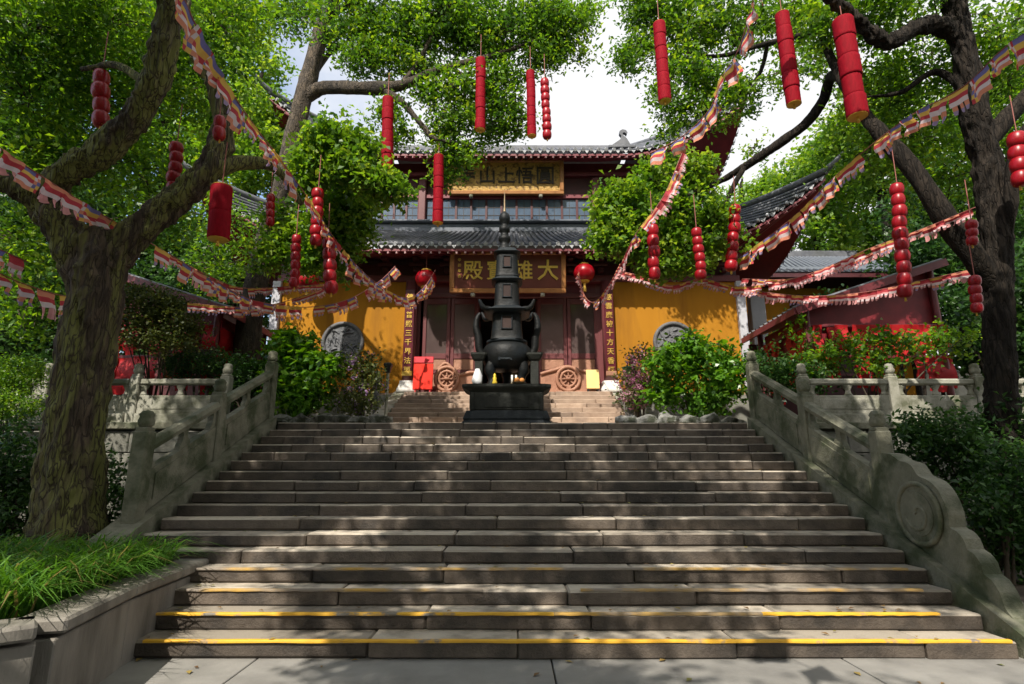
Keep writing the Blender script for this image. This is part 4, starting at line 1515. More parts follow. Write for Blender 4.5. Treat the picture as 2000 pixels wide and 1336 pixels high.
# small side hall far right -----------------------------------------------
sh = thing('side_hall', 'small grey-roofed yellow building behind the right shelter', 'building', (10.8, 19, TER))
MB().box((10.9, 20.0, (TER + 7.8) / 2), (4.9, 3.0, 7.8 - TER)).build('wall', 'yellow_wall', sh)
MB().box((8.32, 18.42, (TER + 7.6) / 2), (.5, .3, 7.6 - TER), bev=.02).build('pillar', 'grey_plaster', sh)
MB().box((11.2, 18.47, 6.6), (3.4, .08, 1.9), bev=.02).build('window', 'interior', sh)
for k in range(4):
    MB().box((9.8 + k * .95, 18.42, 6.6), (.07, .06, 1.9)).build('window_bar', 'red_lacquer', sh)
gr = [[(7.9, 17.5, 8.05), (13.9, 17.5, 8.05)], [(8.3, 18.6, 8.55), (13.7, 18.6, 8.55)], [(9.2, 20.6, 9.75), (13.2, 20.6, 9.75)]]
MB().sheet(gr).build('roof', 'roof_blue', sh)
mb = MB()
for k in range(28):
    a = k / 27
    mb.tube([(7.9 + 6 * a, 17.48, 8.09), (8.3 + 5.4 * a, 18.6, 8.59), (9.2 + 4 * a, 20.6, 9.79)], .05, 6)
mb.build('tile_ribs', 'roof_blue', sh)['kind'] = 'stuff'
MB().bar((9.0, 20.65, 9.85), (13.4, 20.65, 9.85), .3, .35, bev=.05).build('ridge', 'roof_tile', sh)
MB().box((10.9, 17.6, 7.95), (5.9, .12, .16)).build('eave_board', 'dark_beam', sh)
MB().box((10.9, 18.62, 8.12), (5.0, .12, .66)).build('frieze', 'dark_beam', sh)
pw = thing('precinct_wall', 'long dark stone boundary wall far behind the hall and shelters', 'wall', (0, 25, TER))
MB().box((0, 25, TER + 1.7), (64, .4, 3.4)).build('wall_body', 'retaining_stone', pw)
for k in range(32):
    MB().box((-31 + k * 2, 25, TER + 3.5), (1.98, .7, .2), bev=.05).build('coping_stone', 'roof_tile', pw)


# ================================================================== TREES
def stair_hit(p):
    """where the sun ray through p meets the forecourt, steps or terrace"""
    q = Vector(p)
    for _ in range(6):
        zs = 0 if q.y < Y1 else (TER if q.y > YT else slope_z(q.y))
        k = (q.z - zs) / S.z
        q = q - S * k
    return q


# openings in the canopy overhead (x, y, rx, ry on the ground), where the sun comes through
GAPS = [(-2.9, 4.95, 1.9, 1.0), (2.9, 4.95, 2.3, .8), (1.4, 7.35, 1.5, .45), (-3.0, 7.12, .8, .2), (2.9, 6.3, 1.0, .3), (-.3, 10.25, 2.3, .42),
        (-3.0, 9.9, .4, .2), (-5.2, 4.6, 1.2, .8), (3.4, 8.6, .4, .15), (-7.6, 10.8, .9, .6), (7.9, 10.8, 1.0, .6), (-2.6, 5.95, .7, .2)]
_rg = random.Random(8)
GAPS += [(_rg.uniform(-4.2, 4.4), _rg.uniform(5.6, 10.6), _rg.uniform(.1, .3), _rg.uniform(.03, .08)) for _ in range(9)]


def overhead(seed, xr, yr, hr, n, leaves, r=(.55, .95)):
    """clumps of the canopy above the steps, with the openings left free"""
    rg = random.Random(seed)
    out = []
    while len(out) < n:
        gx, gy = rg.uniform(*xr), rg.uniform(*yr)
        zs = 0 if gy < Y1 else (TER if gy > YT else slope_z(gy))
        h = rg.uniform(*hr)
        p = Vector((gx, gy, zs)) + S * (h / S.z)
        rad = rg.uniform(*r)
        ok = True
        for x, y, rx, ry in GAPS:
            if ((gx - x) / (rx * .88 + rad * .42)) ** 2 + ((gy - y) / (ry * .82 + rad * .45)) ** 2 < 1:
                ok = False
        if not ok:
            continue
        out.append(((p.x, p.y, p.z), (rad, rad, rad * .6), leaves))
    return out


# big mossy camphor on the left
b1 = [br((128, 1150, 7.4, .70), (130, 1085, 7.4, .62), (140, 900, 7.4, .52), (163, 720, 7.4, .46), (182, 600, 7.4, .47), (188, 520, 7.4, .50), (180, 455, 7.35, .40)),
      br((165, 540, 7.4, .34), (128, 455, 7.3, .36), (88, 395, 7.2, .30), (120, 345, 7.1, .26), (190, 300, 7.0, .26), (250, 245, 7.0, .25), (298, 170, 6.9, .24), (320, 90, 6.8, .23), (336, 0, 6.7, .22), (350, -160, 6.4, .18)),
      br((100, 400, 7.2, .22), (40, 372, 7.1, .20), (-30, 340, 7.0, .18), (-120, 290, 6.9, .15)),
      br((205, 520, 7.4, .34), (262, 458, 7.5, .30), (340, 395, 7.6, .27), (412, 325, 7.7, .26), (436, 250, 7.8, .20), (420, 170, 7.8, .17), (385, 105, 7.7, .14), (362, 20, 7.5, .12), (352, -90, 7.3, .10)),
      br((410, 330, 7.7, .17), (480, 318, 8.0, .11), (540, 330, 8.3, .07), (590, 400, 8.6, .04)),
      br((300, 175, 6.9, .07), (230, 128, 7.1, .05), (160, 135, 7.3, .03)),
      br((336, -20, 6.7, .16), (420, -160, 6.0, .13), (620, -330, 5.2, .10), (800, -520, 4.6, .06)),
      br((350, -150, 6.4, .15), (300, -320, 5.2, .12), (330, -600, 4.2, .08))]
c1 = [cl(50, 60, 8.2, 130, 100, 3800), (cl(200, 50, 8.6, 130, 90, 3600)), cl(60, 200, 9.0, 130, 90, 3400), cl(190, 190, 9.4, 110, 80, 2400), cl(20, 300, 8.8, 90, 70, 1800),
      cl(420, 40, 9.3, 110, 80, 2800), cl(480, 20, 10.0, 70, 60, 1500), cl(130, 320, 9.6, 90, 70, 1600), cl(260, 330, 9.8, 100, 80, 1900), cl(400, 180, 9.8, 90, 90, 2000),
      cl(300, 110, 9.6, 90, 90, 2000), cl(30, 470, 9.4, 90, 80, 1800), cl(60, 600, 9.6, 80, 60, 1600), cl(300, 440, 10.0, 80, 50, 1000), cl(445, 440, 13.4, 80, 70, 1700),
      cl(610, 30, 9.5, 40, 40, 0 + 300), cl(430, 520, 13.2, 80, 50, 1500), cl(150, -60, 7.6, 200, 70, 2600)]
o1 = overhead(31, (-8.5, .5), (-5.5, 11.3), (7.6, 10.2), 205, 900)
tree('camphor_tree', 'huge mossy forked camphor tree rising from the stone planter, left foreground', b1, c1, 'leaf_camphor', 'bark_moss', seed=1, wob=.2, twigfrac=.25, near=True, over=o1, thick=.66, nscale=.8)

# dark tree on the right
b2 = [br((1950, 1120, 9.0, .55), (1955, 1000, 9.0, .44), (1955, 800, 9.0, .36), (1950, 620, 9.0, .32), (1945, 450, 9.0, .35), (1925, 310, 9.0, .35), (1900, 205, 8.9, .32), (1882, 100, 8.8, .29), (1868, 30, 8.7, .27), (1850, -90, 8.4, .23), (1820, -260, 7.6, .18)),
      br((1885, 95, 8.8, .22), (1850, 55, 8.7, .23), (1795, 52, 8.6, .21), (1735, 82, 8.5, .20), (1685, 50, 8.4, .17), (1620, -5, 8.2, .15), (1540, -70, 7.9, .12), (1400, -200, 7.2, .09), (1200, -420, 6.4, .05)),
      br((1940, 560, 9.0, .16), (1900, 500, 8.9, .18), (1845, 425, 8.9, .17), (1785, 335, 9.0, .15), (1722, 262, 9.2, .13), (1685, 220, 9.4, .11), (1640, 150, 9.7, .09), (1600, 60, 9.9, .06)),
      br((1915, 290, 9.0, .18), (1965, 232, 8.9, .15), (2040, 150, 8.8, .12)),
      br((1950, 545, 9.1, .06), (1962, 470, 8.95, .09), (1974, 400, 8.75, .10), (1985, 290, 8.6, .09), (2050, 190, 8.4, .08)),
      br((1640, 150, 9.7, .09), (1622, 150, 10.2, .10), (1608, 195, 10.6, .105), (1570, 245, 10.9, .10), (1510, 288, 11.1, .095), (1455, 325, 11.3, .085), (1410, 352, 11.6, .06), (1360, 375, 11.2, .045), (1290, 400, 11.0, .03), (1230, 410, 10.9, .015)),
      br((1455, 325, 11.3, .06), (1440, 350, 11.3, .055), (1410, 410, 11.4, .045), (1380, 462, 11.2, .03), (1330, 480, 11.0, .015)),
      br((1600, 60, 9.9, .08), (1560, 70, 10.8, .07), (1480, 90, 11.8, .06), (1400, 110, 12.2, .045), (1320, 100, 12.4, .03), (1260, 100, 12.4, .015)),
      br((1500, 85, 11.6, .05), (1480, 150, 12.2, .04), (1420, 200, 12.5, .03), (1360, 225, 12.5, .015)),
      br((1900, 190, 8.9, .08), (1830, 140, 9.1, .06), (1760, 180, 9.3, .04), (1690, 190, 9.5, .02))]
c2 = [cl(1700, 30, 9.4, 110, 60, 2200), cl(1820, 130, 10.0, 110, 70, 2200), cl(1720, 190, 10.2, 90, 70, 1900), cl(1960, 60, 9.2, 90, 80, 2000), cl(1790, 270, 10.4, 100, 70, 2000),
      cl(1960, 160, 9.8, 80, 60, 1400), cl(1850, 350, 10.6, 100, 80, 2000), cl(1990, 320, 9.6, 60, 90, 1400), cl(1620, 50, 9.6, 70, 50, 1200), cl(1800, -30, 8.6, 200, 60, 2400),
      cl(1700, 300, 10.6, 60, 60, 1100), cl(1560, 10, 9.8, 70, 40, 900)]

c4 = [cl(1280, 40, 12.4, 60, 50, 2400), cl(1350, 60, 12.4, 70, 60, 2900), cl(1240, 90, 12.4, 40, 30, 900), cl(1230, 125, 12.4, 30, 30, 600), cl(1340, 140, 12.4, 60, 60, 2300), cl(1420, 60, 12.4, 60, 60, 2200), cl(1400, 160, 12.5, 50, 50, 1600),
      cl(1330, 215, 12.5, 40, 30, 1000), cl(1300, 180, 12.4, 30, 35, 800), cl(1480, 40, 12.4, 60, 50, 1700), cl(1560, 50, 12.4, 60, 50, 1500), cl(1450, 190, 12.6, 40, 40, 900), cl(1310, 255, 12.6, 28, 18, 420), cl(1530, 140, 12.3, 50, 45, 900),
      cl(1400, 220, 12.6, 50, 30, 800), cl(1250, 10, 12.4, 40, 30, 900), cl(1590, 110, 12.3, 30, 40, 500), cl(1350, -50, 12, 180, 40, 3000), cl(1480, 290, 12.3, 25, 25, 200), cl(1620, 120, 12.2, 50, 30, 500)]
c5 = [cl(1225, 400, 11.4, 60, 55, 3600), cl(1290, 350, 11.4, 60, 45, 3200), cl(1345, 340, 11.5, 50, 40, 2200), cl(1290, 420, 11.3, 80, 60, 4200), cl(1360, 420, 11.5, 60, 60, 3000), cl(1200, 455, 11.3, 50, 45, 2600),
      cl(1270, 480, 11.3, 80, 45, 3600), cl(1350, 490, 11.4, 60, 45, 2400), cl(1180, 400, 11.4, 25, 30, 700), cl(1300, 525, 11.4, 60, 20, 1200), cl(1400, 460, 11.6, 50, 50, 1400)]
o2 = overhead(47, (.3, 9.5), (-5.5, 11.3), (7.6, 10.2), 205, 900)
tree('shade_tree', 'dark-barked tree with low leaning bough at the right edge', b2, c2, 'leaf_camphor', 'bark_dark', seed=2, twigfrac=.25, near=True, over=o2, thick=.60, nscale=.8, more=[('leaf_camphor', [(c, r, int(n * .8)) for c, r, n in c4], .12, .27, .5), ('leaf_bright', [(c, r, int(n * .7)) for c, r, n in c5], .12, .2, .64)])

# tree in front of the hall, left
c6 = [cl(640, 280, 9.8, 55, 60, 2800), cl(690, 320, 9.8, 50, 50, 2300), cl(660, 380, 11.1, 70, 55, 3200), cl(690, 440, 11.0, 40, 60, 2400), cl(640, 460, 11.0, 60, 60, 2800), cl(600, 330, 9.8, 35, 60, 1500), cl(735, 360, 9.8, 50, 35, 1600),
      cl(770, 370, 9.8, 35, 18, 500), cl(620, 515, 11.1, 60, 30, 1500), cl(700, 400, 11.0, 40, 40, 1500), cl(570, 440, 11.4, 50, 60, 1600), cl(540, 490, 11.5, 50, 50, 1400), cl(700, 290, 9.8, 30, 30, 600), cl(580, 500, 11.3, 50, 40, 1200)]
b3 = [br((478, 822, 12.75, .40), (486, 640, 12.75, .34), (512, 500, 12.75, .31), (545, 400, 12.75, .30), (566, 300, 12.75, .28), (586, 215, 12.7, .27), (604, 150, 12.7, .26), (626, 65, 12.6, .23), (655, -10, 12.5, .21), (690, -120, 12.3, .17)),
      br((600, 190, 12.7, .16), (630, 172, 12.6, .17), (690, 172, 12.4, .155), (745, 172, 12.3, .16), (790, 165, 12.2, .12), (835, 145, 12.2, .10), (890, 127, 12.1, .085), (980, 103, 12.0, .06), (1070, 70, 12.0, .03)),
      br((750, 175, 12.3, .11), (790, 205, 12.2, .075), (825, 245, 12.2, .06), (850, 272, 12.2, .055), (905, 280, 12.3, .03)),
      br((785, 165, 12.2, .08), (815, 125, 12.2, .06), (850, 60, 12.1, .05), (900, -10, 12.0, .03)),
      br((640, 30, 12.6, .10), (720, -10, 12.3, .07), (820, -60, 12.0, .04)),
      br((545, 410, 12.75, .09), (600, 400, 11.9, .06), (660, 370, 11.2, .03)), br((530, 450, 12.75, .08), (590, 470, 11.8, .05), (660, 460, 11.1, .02)), br((566, 310, 12.75, .07), (610, 300, 12.0, .05), (660, 290, 11.4, .02)),
      br((606, 160, 12.7, .07), (640, 110, 12.9, .05), (680, 80, 13, .02)),
      br((880, 128, 12.1, .05), (930, 170, 12.2, .035), (985, 210, 12.3, .02))]
c3 = [cl(700, 40, 12.6, 80, 60, 3600), cl(800, 60, 12.4, 80, 60, 4200), cl(880, 40, 12.2, 80, 70, 4800), cl(970, 70, 12.2, 80, 70, 4600), cl(1060, 40, 12.2, 70, 60, 3600), cl(1110, 60, 12.2, 50, 60, 2400),
      cl(1060, 110, 12.3, 50, 35, 1500), cl(720, 110, 12.6, 70, 40, 2200), cl(800, 120, 12.4, 60, 30, 1700), cl(900, 170, 12.3, 70, 45, 2400), cl(980, 170, 12.3, 50, 60, 2200), cl(950, 240, 12.4, 60, 40, 2000),
      cl(1010, 230, 12.4, 30, 40, 900), cl(870, 240, 12.4, 50, 35, 1400), cl(895, 300, 12.6, 42, 32, 1500), cl(870, 340, 12.8, 25, 25, 600), cl(760, 225, 12.5, 40, 25, 700), cl(780, 265, 12.5, 40, 22, 700),
      cl(600, 20, 12.9, 60, 40, 1500), cl(540, 30, 13.0, 40, 40, 1000), cl(640, 80, 12.8, 30, 30, 600), cl(1150, 25, 12.3, 30, 25, 600), cl(900, -60, 12.0, 250, 50, 5000), cl(830, 180, 12.4, 40, 25, 700)]
tree('shade_tree', 'tree with a long level bough reaching over the hall, left of the plaques', b3, c3, 'leaf_camphor', 'bark_light', seed=3, twigfrac=.6, lsize=.12, twig_r=.27, thick=.82, nscale=.8, more=[('leaf_bright', [(c, r, int(n * .7)) for c, r, n in c6], .12, .22, .62)])

# trees behind and beside the hall -----------------------------------------
BGT = [('tall tree behind the right roof corner, crown against the sky', 1580, 380, 22, [(1580, 370, 80, 70), (1520, 410, 60, 60), (1640, 330, 80, 80), (1600, 450, 90, 60)], 'leaf_bright'),
       ('broad tree behind the small grey-roofed building', 1720, 440, 24, [(1690, 400, 100, 80), (1780, 450, 100, 80), (1700, 480, 100, 50)], 'leaf_camphor'),
       ('bright tree beyond the leaning bough on the right', 1700, 260, 19, [(1680, 250, 80, 70), (1740, 320, 90, 70), (1640, 290, 60, 50), (1720, 180, 70, 60)], 'leaf_bright'),
       ('dense dark tree behind the right shelter roof', 1860, 430, 17, [(1840, 400, 90, 90), (1900, 500, 100, 70), (1820, 500, 90, 60), (1960, 430, 80, 100)], 'leaf_dark'),
       ('tree at the far right beyond the dark trunk', 1960, 250, 18, [(1930, 220, 100, 90), (1990, 120, 90, 90), (1850, 260, 80, 80)], 'leaf_camphor'),
       ('pale tree low behind the right roof corner', 1450, 390, 27, [(1450, 400, 60, 40), (1500, 370, 40, 50)], 'leaf_bright'),
       ('bright tree left of the hall against the blue sky', 500, 200, 17, [(500, 140, 60, 70), (470, 230, 80, 80), (540, 240, 50, 60), (520, 320, 70, 80)], 'leaf_bright'),
       ('tall dark tree behind the mossy limbs', 330, 250, 18, [(330, 200, 110, 110), (250, 320, 100, 90), (400, 330, 100, 90), (300, 80, 120, 90)], 'leaf_camphor'),
       ('dark tree at the far left edge behind the trunk', 70, 330, 16, [(60, 300, 120, 110), (150, 420, 120, 90), (30, 450, 90, 90), (100, 150, 130, 100)], 'leaf_dark'),
       ('dark tree behind the left shelter', 380, 480, 17, [(380, 470, 110, 70), (280, 520, 110, 70), (470, 500, 80, 70), (200, 560, 90, 60)], 'leaf_dark'),
       ('tree above the far left, crown out of the top of the picture', 180, 60, 20, [(150, 40, 130, 90), (280, 20, 120, 80), (420, 60, 100, 80), (30, 100, 100, 90)], 'leaf_camphor')]
for k, (lab, px, py, d, cls, lm) in enumerate(BGT):
    p = at(px, py, d)
    gz = TER if d < 40 else 0
    top = at(px, py, d)
    t = thing('background_tree', lab, 'tree', (p.x, d, gz), 'trees behind and beside the hall')
    tr = curve([(p.x, d, gz, .28), (p.x + .2, d + .1, gz + (top.z - gz) * .5, .22), (p.x, d, top.z, .12), (p.x + .1, d, top.z + 1.2, .05)], 6)
    MB().tube([q[:3] for q in tr], [q[3] for q in tr], 10, wob=.12, seed=k).build('trunk', 'bark_dark', t)
    cs = [cl(a, b, d + random.uniform(-.6, .6), rx, ry, rx * ry * .55) for a, b, rx, ry in cls]
    for c_, r_, n_ in cs:
        MB().tube([(p.x, d, top.z - .8), ((p.x + c_[0]) / 2, (d + c_[1]) / 2, (top.z - .6 + c_[2]) / 2), c_], [.09, .06, .02], 6).build('limb', 'bark_dark', t)
    leaf_cloud('crown', lm, cs, t, lsize=.17 if d < 20 else .23, seed=200 + k, twig_r=.4, aspect=.55)


for k, (lab, px, py, d, cls) in enumerate((('dark thicket behind the trunk at the far left', 60, 640, 13.5, [(40, 620, 110, 70), (120, 680, 90, 60), (-60, 600, 90, 90), (60, 540, 100, 60)]),
                                          ('dark thicket behind the left ribbon shelter', 300, 600, 16.5, [(260, 590, 110, 60), (380, 570, 90, 60), (460, 600, 70, 60), (180, 620, 100, 60), (330, 660, 120, 50)]),
                                          ('dark thicket behind the right ribbon shelter', 1800, 640, 16.0, [(1700, 640, 110, 60), (1820, 620, 110, 80), (1940, 620, 110, 90), (1600, 660, 90, 50), (1900, 540, 100, 60)]),
                                          ('dark thicket at the far right edge beyond the trunk', 1990, 640, 13.0, [(1990, 640, 80, 110), (2060, 560, 90, 120), (1930, 700, 60, 60)]))):
    p = at(px, py, d)
    t = thing('background_thicket', lab, 'thicket', (p.x, d, TER), 'thickets closing the court')
    rt = random.Random(k)
    for q in range(5):
        x = p.x + rt.uniform(-1.2, 1.2)
        MB().tube(curve([(x, d, TER), (x + rt.uniform(-.3, .3), d, TER + 1.2), (x + rt.uniform(-.5, .5), d, p.z)], 4), .05, 6).build('stem', 'bark_dark', t)
    leaf_cloud('foliage', 'leaf_dark', [cl(a, b, d + .3 * (i % 3), rx, ry, rx * ry * .5) for i, (a, b, rx, ry) in enumerate(cls)], t, lsize=.17, seed=300 + k, twig_r=.35)

# ================================================================== SHRUBS, FLOWERS, GRASS
def leaf_mesh(L, W):
    mb = MB()
    rows = [(0, .08), (.18, .62), (.42, 1.0), (.68, .8), (.88, .38), (1, .0)]
    g_ = []
    for t_, w in rows:
        z = -.28 * L * t_ * t_
        g_.append([Vector((-W / 2 * w, L * t_, z + .10 * W * w)), Vector((0, L * t_, z)), Vector((W / 2 * w, L * t_, z + .10 * W * w))])
    mb.sheet(g_)
    return mb


LEAFM = []
for k, (L, W) in enumerate(((.22, .14), (.26, .16), (.18, .12))):
    me = leaf_mesh(L, W).mesh('leaf', 'leaf_gloss', fix=False)
    a = me.attributes.new('tint', 'FLOAT', 'FACE')
    a.data.foreach_set('value', np.full(len(me.polygons), (.45, .62, .85)[k], np.float32))
    LEAFM.append(me)


def shrub(name, label, base, clusters, leafmat, lsize, group, big=0, seed=0, twig_r=.2, aspect=.6, stems=7, cat='shrub', flower=None, up=.5):
    t = thing(name, label, cat, base, group)
    rr = random.Random(seed)
    for k in range(stems):
        c_ = clusters[k % len(clusters)]
        q = Vector(c_[0]) + Vector((rr.uniform(-.3, .3) * c_[1][0], rr.uniform(-.3, .3) * c_[1][1], 0))
        b0 = Vector(base) + Vector((rr.uniform(-.15, .15), rr.uniform(-.1, .1), 0))
        MB().tube(curve([b0, b0.lerp(q, .5) + Vector((0, 0, .12)), q], 4), [.025, .022, .02, .018, .015, .012, .01, .008, .006], 6).build('stem', 'twig', t)
    o, TW = leaf_cloud('foliage', leafmat, clusters, t, lsize=lsize, seed=seed, twig_r=twig_r, aspect=aspect, per_twig=14, up=up)
    o['kind'] = 'stuff'
    if flower:
        m, n, s = flower
        fc = [(c, (r[0] * 1.05, r[1] * 1.05, r[2] * 1.05), n) for c, r, _ in clusters]
        leaf_cloud('blossom', m, fc, t, lsize=s, seed=seed + 9, twig_r=.10, aspect=.9, per_twig=9)[0]['kind'] = 'stuff'
    for k in range(big):                       # the large front leaves, one by one
        c_, r_, _ = clusters[rr.randrange(len(clusters))]
        th, ph = rr.uniform(math.pi * 1.02, math.pi * 1.98), rr.uniform(-.2, 1.2)
        d = Vector((math.cos(th) * math.cos(ph), math.sin(th) * math.cos(ph), math.sin(ph)))
        pos = Vector(c_) + Vector((d.x * r_[0], d.y * r_[1], d.z * r_[2])) * rr.uniform(.85, 1.08)
        lf = link('leaf', LEAFM[rr.randrange(3)], t, pos - wloc(t))
        lf.rotation_euler = (rr.uniform(-.5, .5) + .1, rr.uniform(-.5, .5), math.atan2(d.y, d.x) - math.pi / 2 + rr.uniform(-.7, .7))
        s = rr.uniform(.7, 1.2)
        lf.scale = (s, s, s)
    return t


GB = 'shrubs on the terrace'
p = at(590, 815, 12.1)
shrub('leafy_shrub', 'glossy bright green big-leaved shrub left of the upper steps', (p.x, 12.1, TER), [cl(580, 690, 12.1, 45, 40, 756), cl(540, 730, 12.1, 40, 50, 756), cl(610, 735, 12.0, 50, 50, 936), cl(580, 780, 11.9, 55, 35, 900), cl(640, 715, 12.2, 22, 28, 288), cl(565, 668, 12.2, 22, 18, 198)], 'leaf_gloss', .15, GB, 120, 11)
p = at(710, 815, 12.1)
shrub('flowering_shrub', 'soft green shrub with violet flowers beside the garden lamp', (p.x, 12.0, TER), [cl(705, 712, 12.0, 32, 22, 700), cl(715, 745, 11.9, 32, 28, 1000), cl(695, 785, 11.8, 40, 25, 1000)], 'leaf_olive', .075, GB, 0, 12, flower=('petal_violet', 160, .05), cat='shrub')
p = at(1350, 815, 12.1)
shrub('leafy_shrub', 'broad bright green shrub under the right round window', (p.x, 12.1, TER), [cl(1340, 690, 12.1, 50, 35, 936), cl(1390, 710, 12.1, 45, 45, 936), cl(1310, 730, 12.0, 45, 45, 900), cl(1380, 765, 11.9, 60, 40, 1080), cl(1425, 740, 12.0, 25, 45, 504), cl(1300, 775, 11.9, 30, 25, 360)], 'leaf_gloss', .13, GB, 120, 13)
p = at(1250, 815, 12.3)
shrub('flowering_shrub', 'low bed of pink flowers right of the upper steps', (p.x, 12.4, TER), [cl(1235, 745, 12.5, 30, 18, 500), cl(1270, 740, 12.4, 30, 20, 500), cl(1250, 775, 12.2, 40, 18, 600), cl(1250, 700, 12.6, 25, 25, 300)], 'leaf_olive', .07, GB, 0, 14, flower=('petal_pink', 330, .06))
p = at(390, 760, 11.7)
shrub('clipped_bush', 'rounded dark green bush over the left terrace balustrade', (p.x, 11.7, TER), [cl(380, 710, 11.7, 70, 32, 4200), cl(440, 720, 11.7, 40, 30, 1500), cl(340, 720, 11.7, 30, 25, 1000)], 'leaf_dark', .05, GB, 0, 15, twig_r=.12)
p = at(300, 760, 11.4)
shrub('maple_tree', 'olive green spreading maple over the left terrace balustrade', (p.x, 11.5, TER), [cl(290, 590, 11.0, 80, 30, 2600), cl(340, 620, 11.0, 50, 35, 1800), cl(260, 640, 10.9, 60, 30, 1800), cl(320, 665, 10.9, 60, 22, 1500), cl(370, 650, 11.1, 25, 15, 400)], 'leaf_olive', .07, GB, 0, 16, twig_r=.16, cat='tree', stems=9)
p = at(1700, 760, 11.5)
shrub('maple_tree', 'spreading green maple in front of the right ribbon shelter', (p.x, 11.5, TER), [cl(1700, 667, 11.4, 70, 24, 562), cl(1640, 692, 11.4, 60, 27, 450), cl(1800, 672, 11.4, 70, 27, 525), cl(1580, 712, 11.5, 50, 24, 337), cl(1740, 712, 11.3, 80, 24, 450), cl(1870, 656, 11.4, 50, 33, 337), cl(1560, 662, 11.8, 30, 40, 187)], 'leaf_camphor', .10, GB, 0, 17, twig_r=.14, cat='tree', stems=10)
p = at(1500, 790, 11.6)
shrub('leafy_shrub', 'dark small shrub behind the top of the right balustrade', (p.x, 11.6, TER), [cl(1500, 720, 11.7, 45, 35, 1500), cl(1560, 740, 11.6, 50, 35, 1500)], 'leaf_dark', .08, GB, 0, 18)
p = at(490, 790, 11.7)
shrub('leafy_shrub', 'dark shrub behind the top of the left balustrade', (p.x, 11.7, TER), [cl(490, 740, 11.8, 30, 40, 1100), cl(450, 760, 11.7, 30, 30, 800)], 'leaf_dark', .08, GB, 0, 19)
GB = 'shrubs below the terrace'
p = at(40, 800, 10.2)
shrub('clipped_bush', 'pale clipped bush at the far left edge behind the trunk', (p.x, 10.2, .6), [cl(30, 730, 10.2, 60, 35, 3400), cl(20, 790, 10.0, 60, 30, 3000), cl(-30, 760, 10.0, 60, 50, 2600)], 'leaf_camphor', .05, GB, 0, 20, twig_r=.13)
for k, (px, py, d, lab, cs) in enumerate(((30, 1000, 8.6, 'dark shrub in deep shade left of the mossy trunk', [(20, 900, 70, 70), (40, 1000, 60, 60), (-20, 960, 60, 80)]),
                                          (215, 960, 9.6, 'dark shrub between the mossy trunk and the left balustrade', [(200, 930, 30, 60), (225, 990, 25, 40)]),
                                          (1900, 900, 9.0, 'wide dark fern-like shrub under the right tree', [(1850, 850, 70, 40), (1940, 880, 80, 60), (1800, 880, 50, 45), (1980, 820, 60, 40), (1900, 930, 70, 50), (1800, 840, 50, 30)]),
                                          (1930, 1020, 7.6, 'dark low shrub at the right edge beyond the drum stone', [(1950, 1000, 70, 50), (1990, 930, 60, 60), (1990, 1080, 50, 50)]))):
    p = at(px, py, d)
    gz = .6 if px < 1000 else .25
    shrub('shade_shrub', lab, (p.x, d, gz), [cl(a, b, d + .1 * (i % 3), rx, ry, rx * ry * .42) for i, (a, b, rx, ry) in enumerate(cs)], 'leaf_dark', .085 if k != 2 else .10, GB, 0, 30 + k, twig_r=.2, aspect=.4 if k == 2 else .55)

# rocks edging the terrace beds
rr = random.Random(9)


def rock(p, s, lab):
    bm = bmesh.new()
    bmesh.ops.create_icosphere(bm, subdivisions=2, radius=1)
    off = Vector((rr.random() * 50, rr.random() * 50, 0))
    for v in bm.verts:
        n_ = 1 + .7 * mnoise.noise(v.co * 1.1 + off) + .2 * mnoise.noise(v.co * 3 + off)
        v.co = Vector((v.co.x * s[0] * n_, v.co.y * s[1] * n_, v.co.z * s[2] * n_))
    me = bpy.data.meshes.new('garden_rock')
    bm.to_mesh(me)
    bm.free()
    me.materials.append(MATS['rock'])
    o = link('garden_rock', me, None, p)
    tag(o, lab, 'rock', 'rocks edging the terrace beds')


for side, pxs in (('left', [548, 588, 628, 668, 705, 738]), ('right', [1225, 1262, 1300, 1342, 1385, 1425])):
    for k, px in enumerate(pxs):
        p = at(px, 808, 11.55 + .1 * (k % 2))
        num = ('first', 'second', 'third', 'fourth', 'fifth', 'sixth')[k]
        rock((p.x, p.y, TER + .07), (.22 + .08 * rr.random(), .18, .12 + .08 * rr.random()), f'{num} grey mottled edging rock from the left, in the {side} terrace bed')

# long arching grass in the planter
rg = np.random.default_rng(77)
nb = 8500
bx_ = rg.uniform(-6.6, -3.55, nb)
by_ = rg.uniform(3.9, 6.6, nb)
keep = (bx_ < np.interp(by_, [3.4, 4.2, 5.3, 6.2, 7.0], [-5.2, -3.42, -3.58, -3.68, -3.8])) & (by_ > np.interp(bx_, [-7, -5.3, -3.8, -3.3], [3.35, 3.55, 3.9, 4.25]))
keep &= ~((np.abs(bx_ + 5.5) < .75) & (by_ > 6.6))
bx_, by_ = bx_[keep], by_[keep]
nb = len(bx_)
ang = rg.uniform(0, 2 * np.pi, nb)
ang = np.where(rg.random(nb) < .5, rg.normal(-.9, .7, nb), ang)
L = rg.uniform(.40, .76, nb)
W = rg.uniform(.006, .012, nb)
Q, T = [], []
dirv = np.stack([np.cos(ang), np.sin(ang), np.zeros(nb)], 1)
sd = np.stack([-np.sin(ang), np.cos(ang), np.zeros(nb)], 1)
base = np.stack([bx_, by_, np.full(nb, .55)], 1)
lean = rg.uniform(.65, 1.15, nb)
tint = np.where(rg.random(nb) < .06, 1.0, np.clip(rg.normal(.42, .2, nb), 0, .78))
prev = None
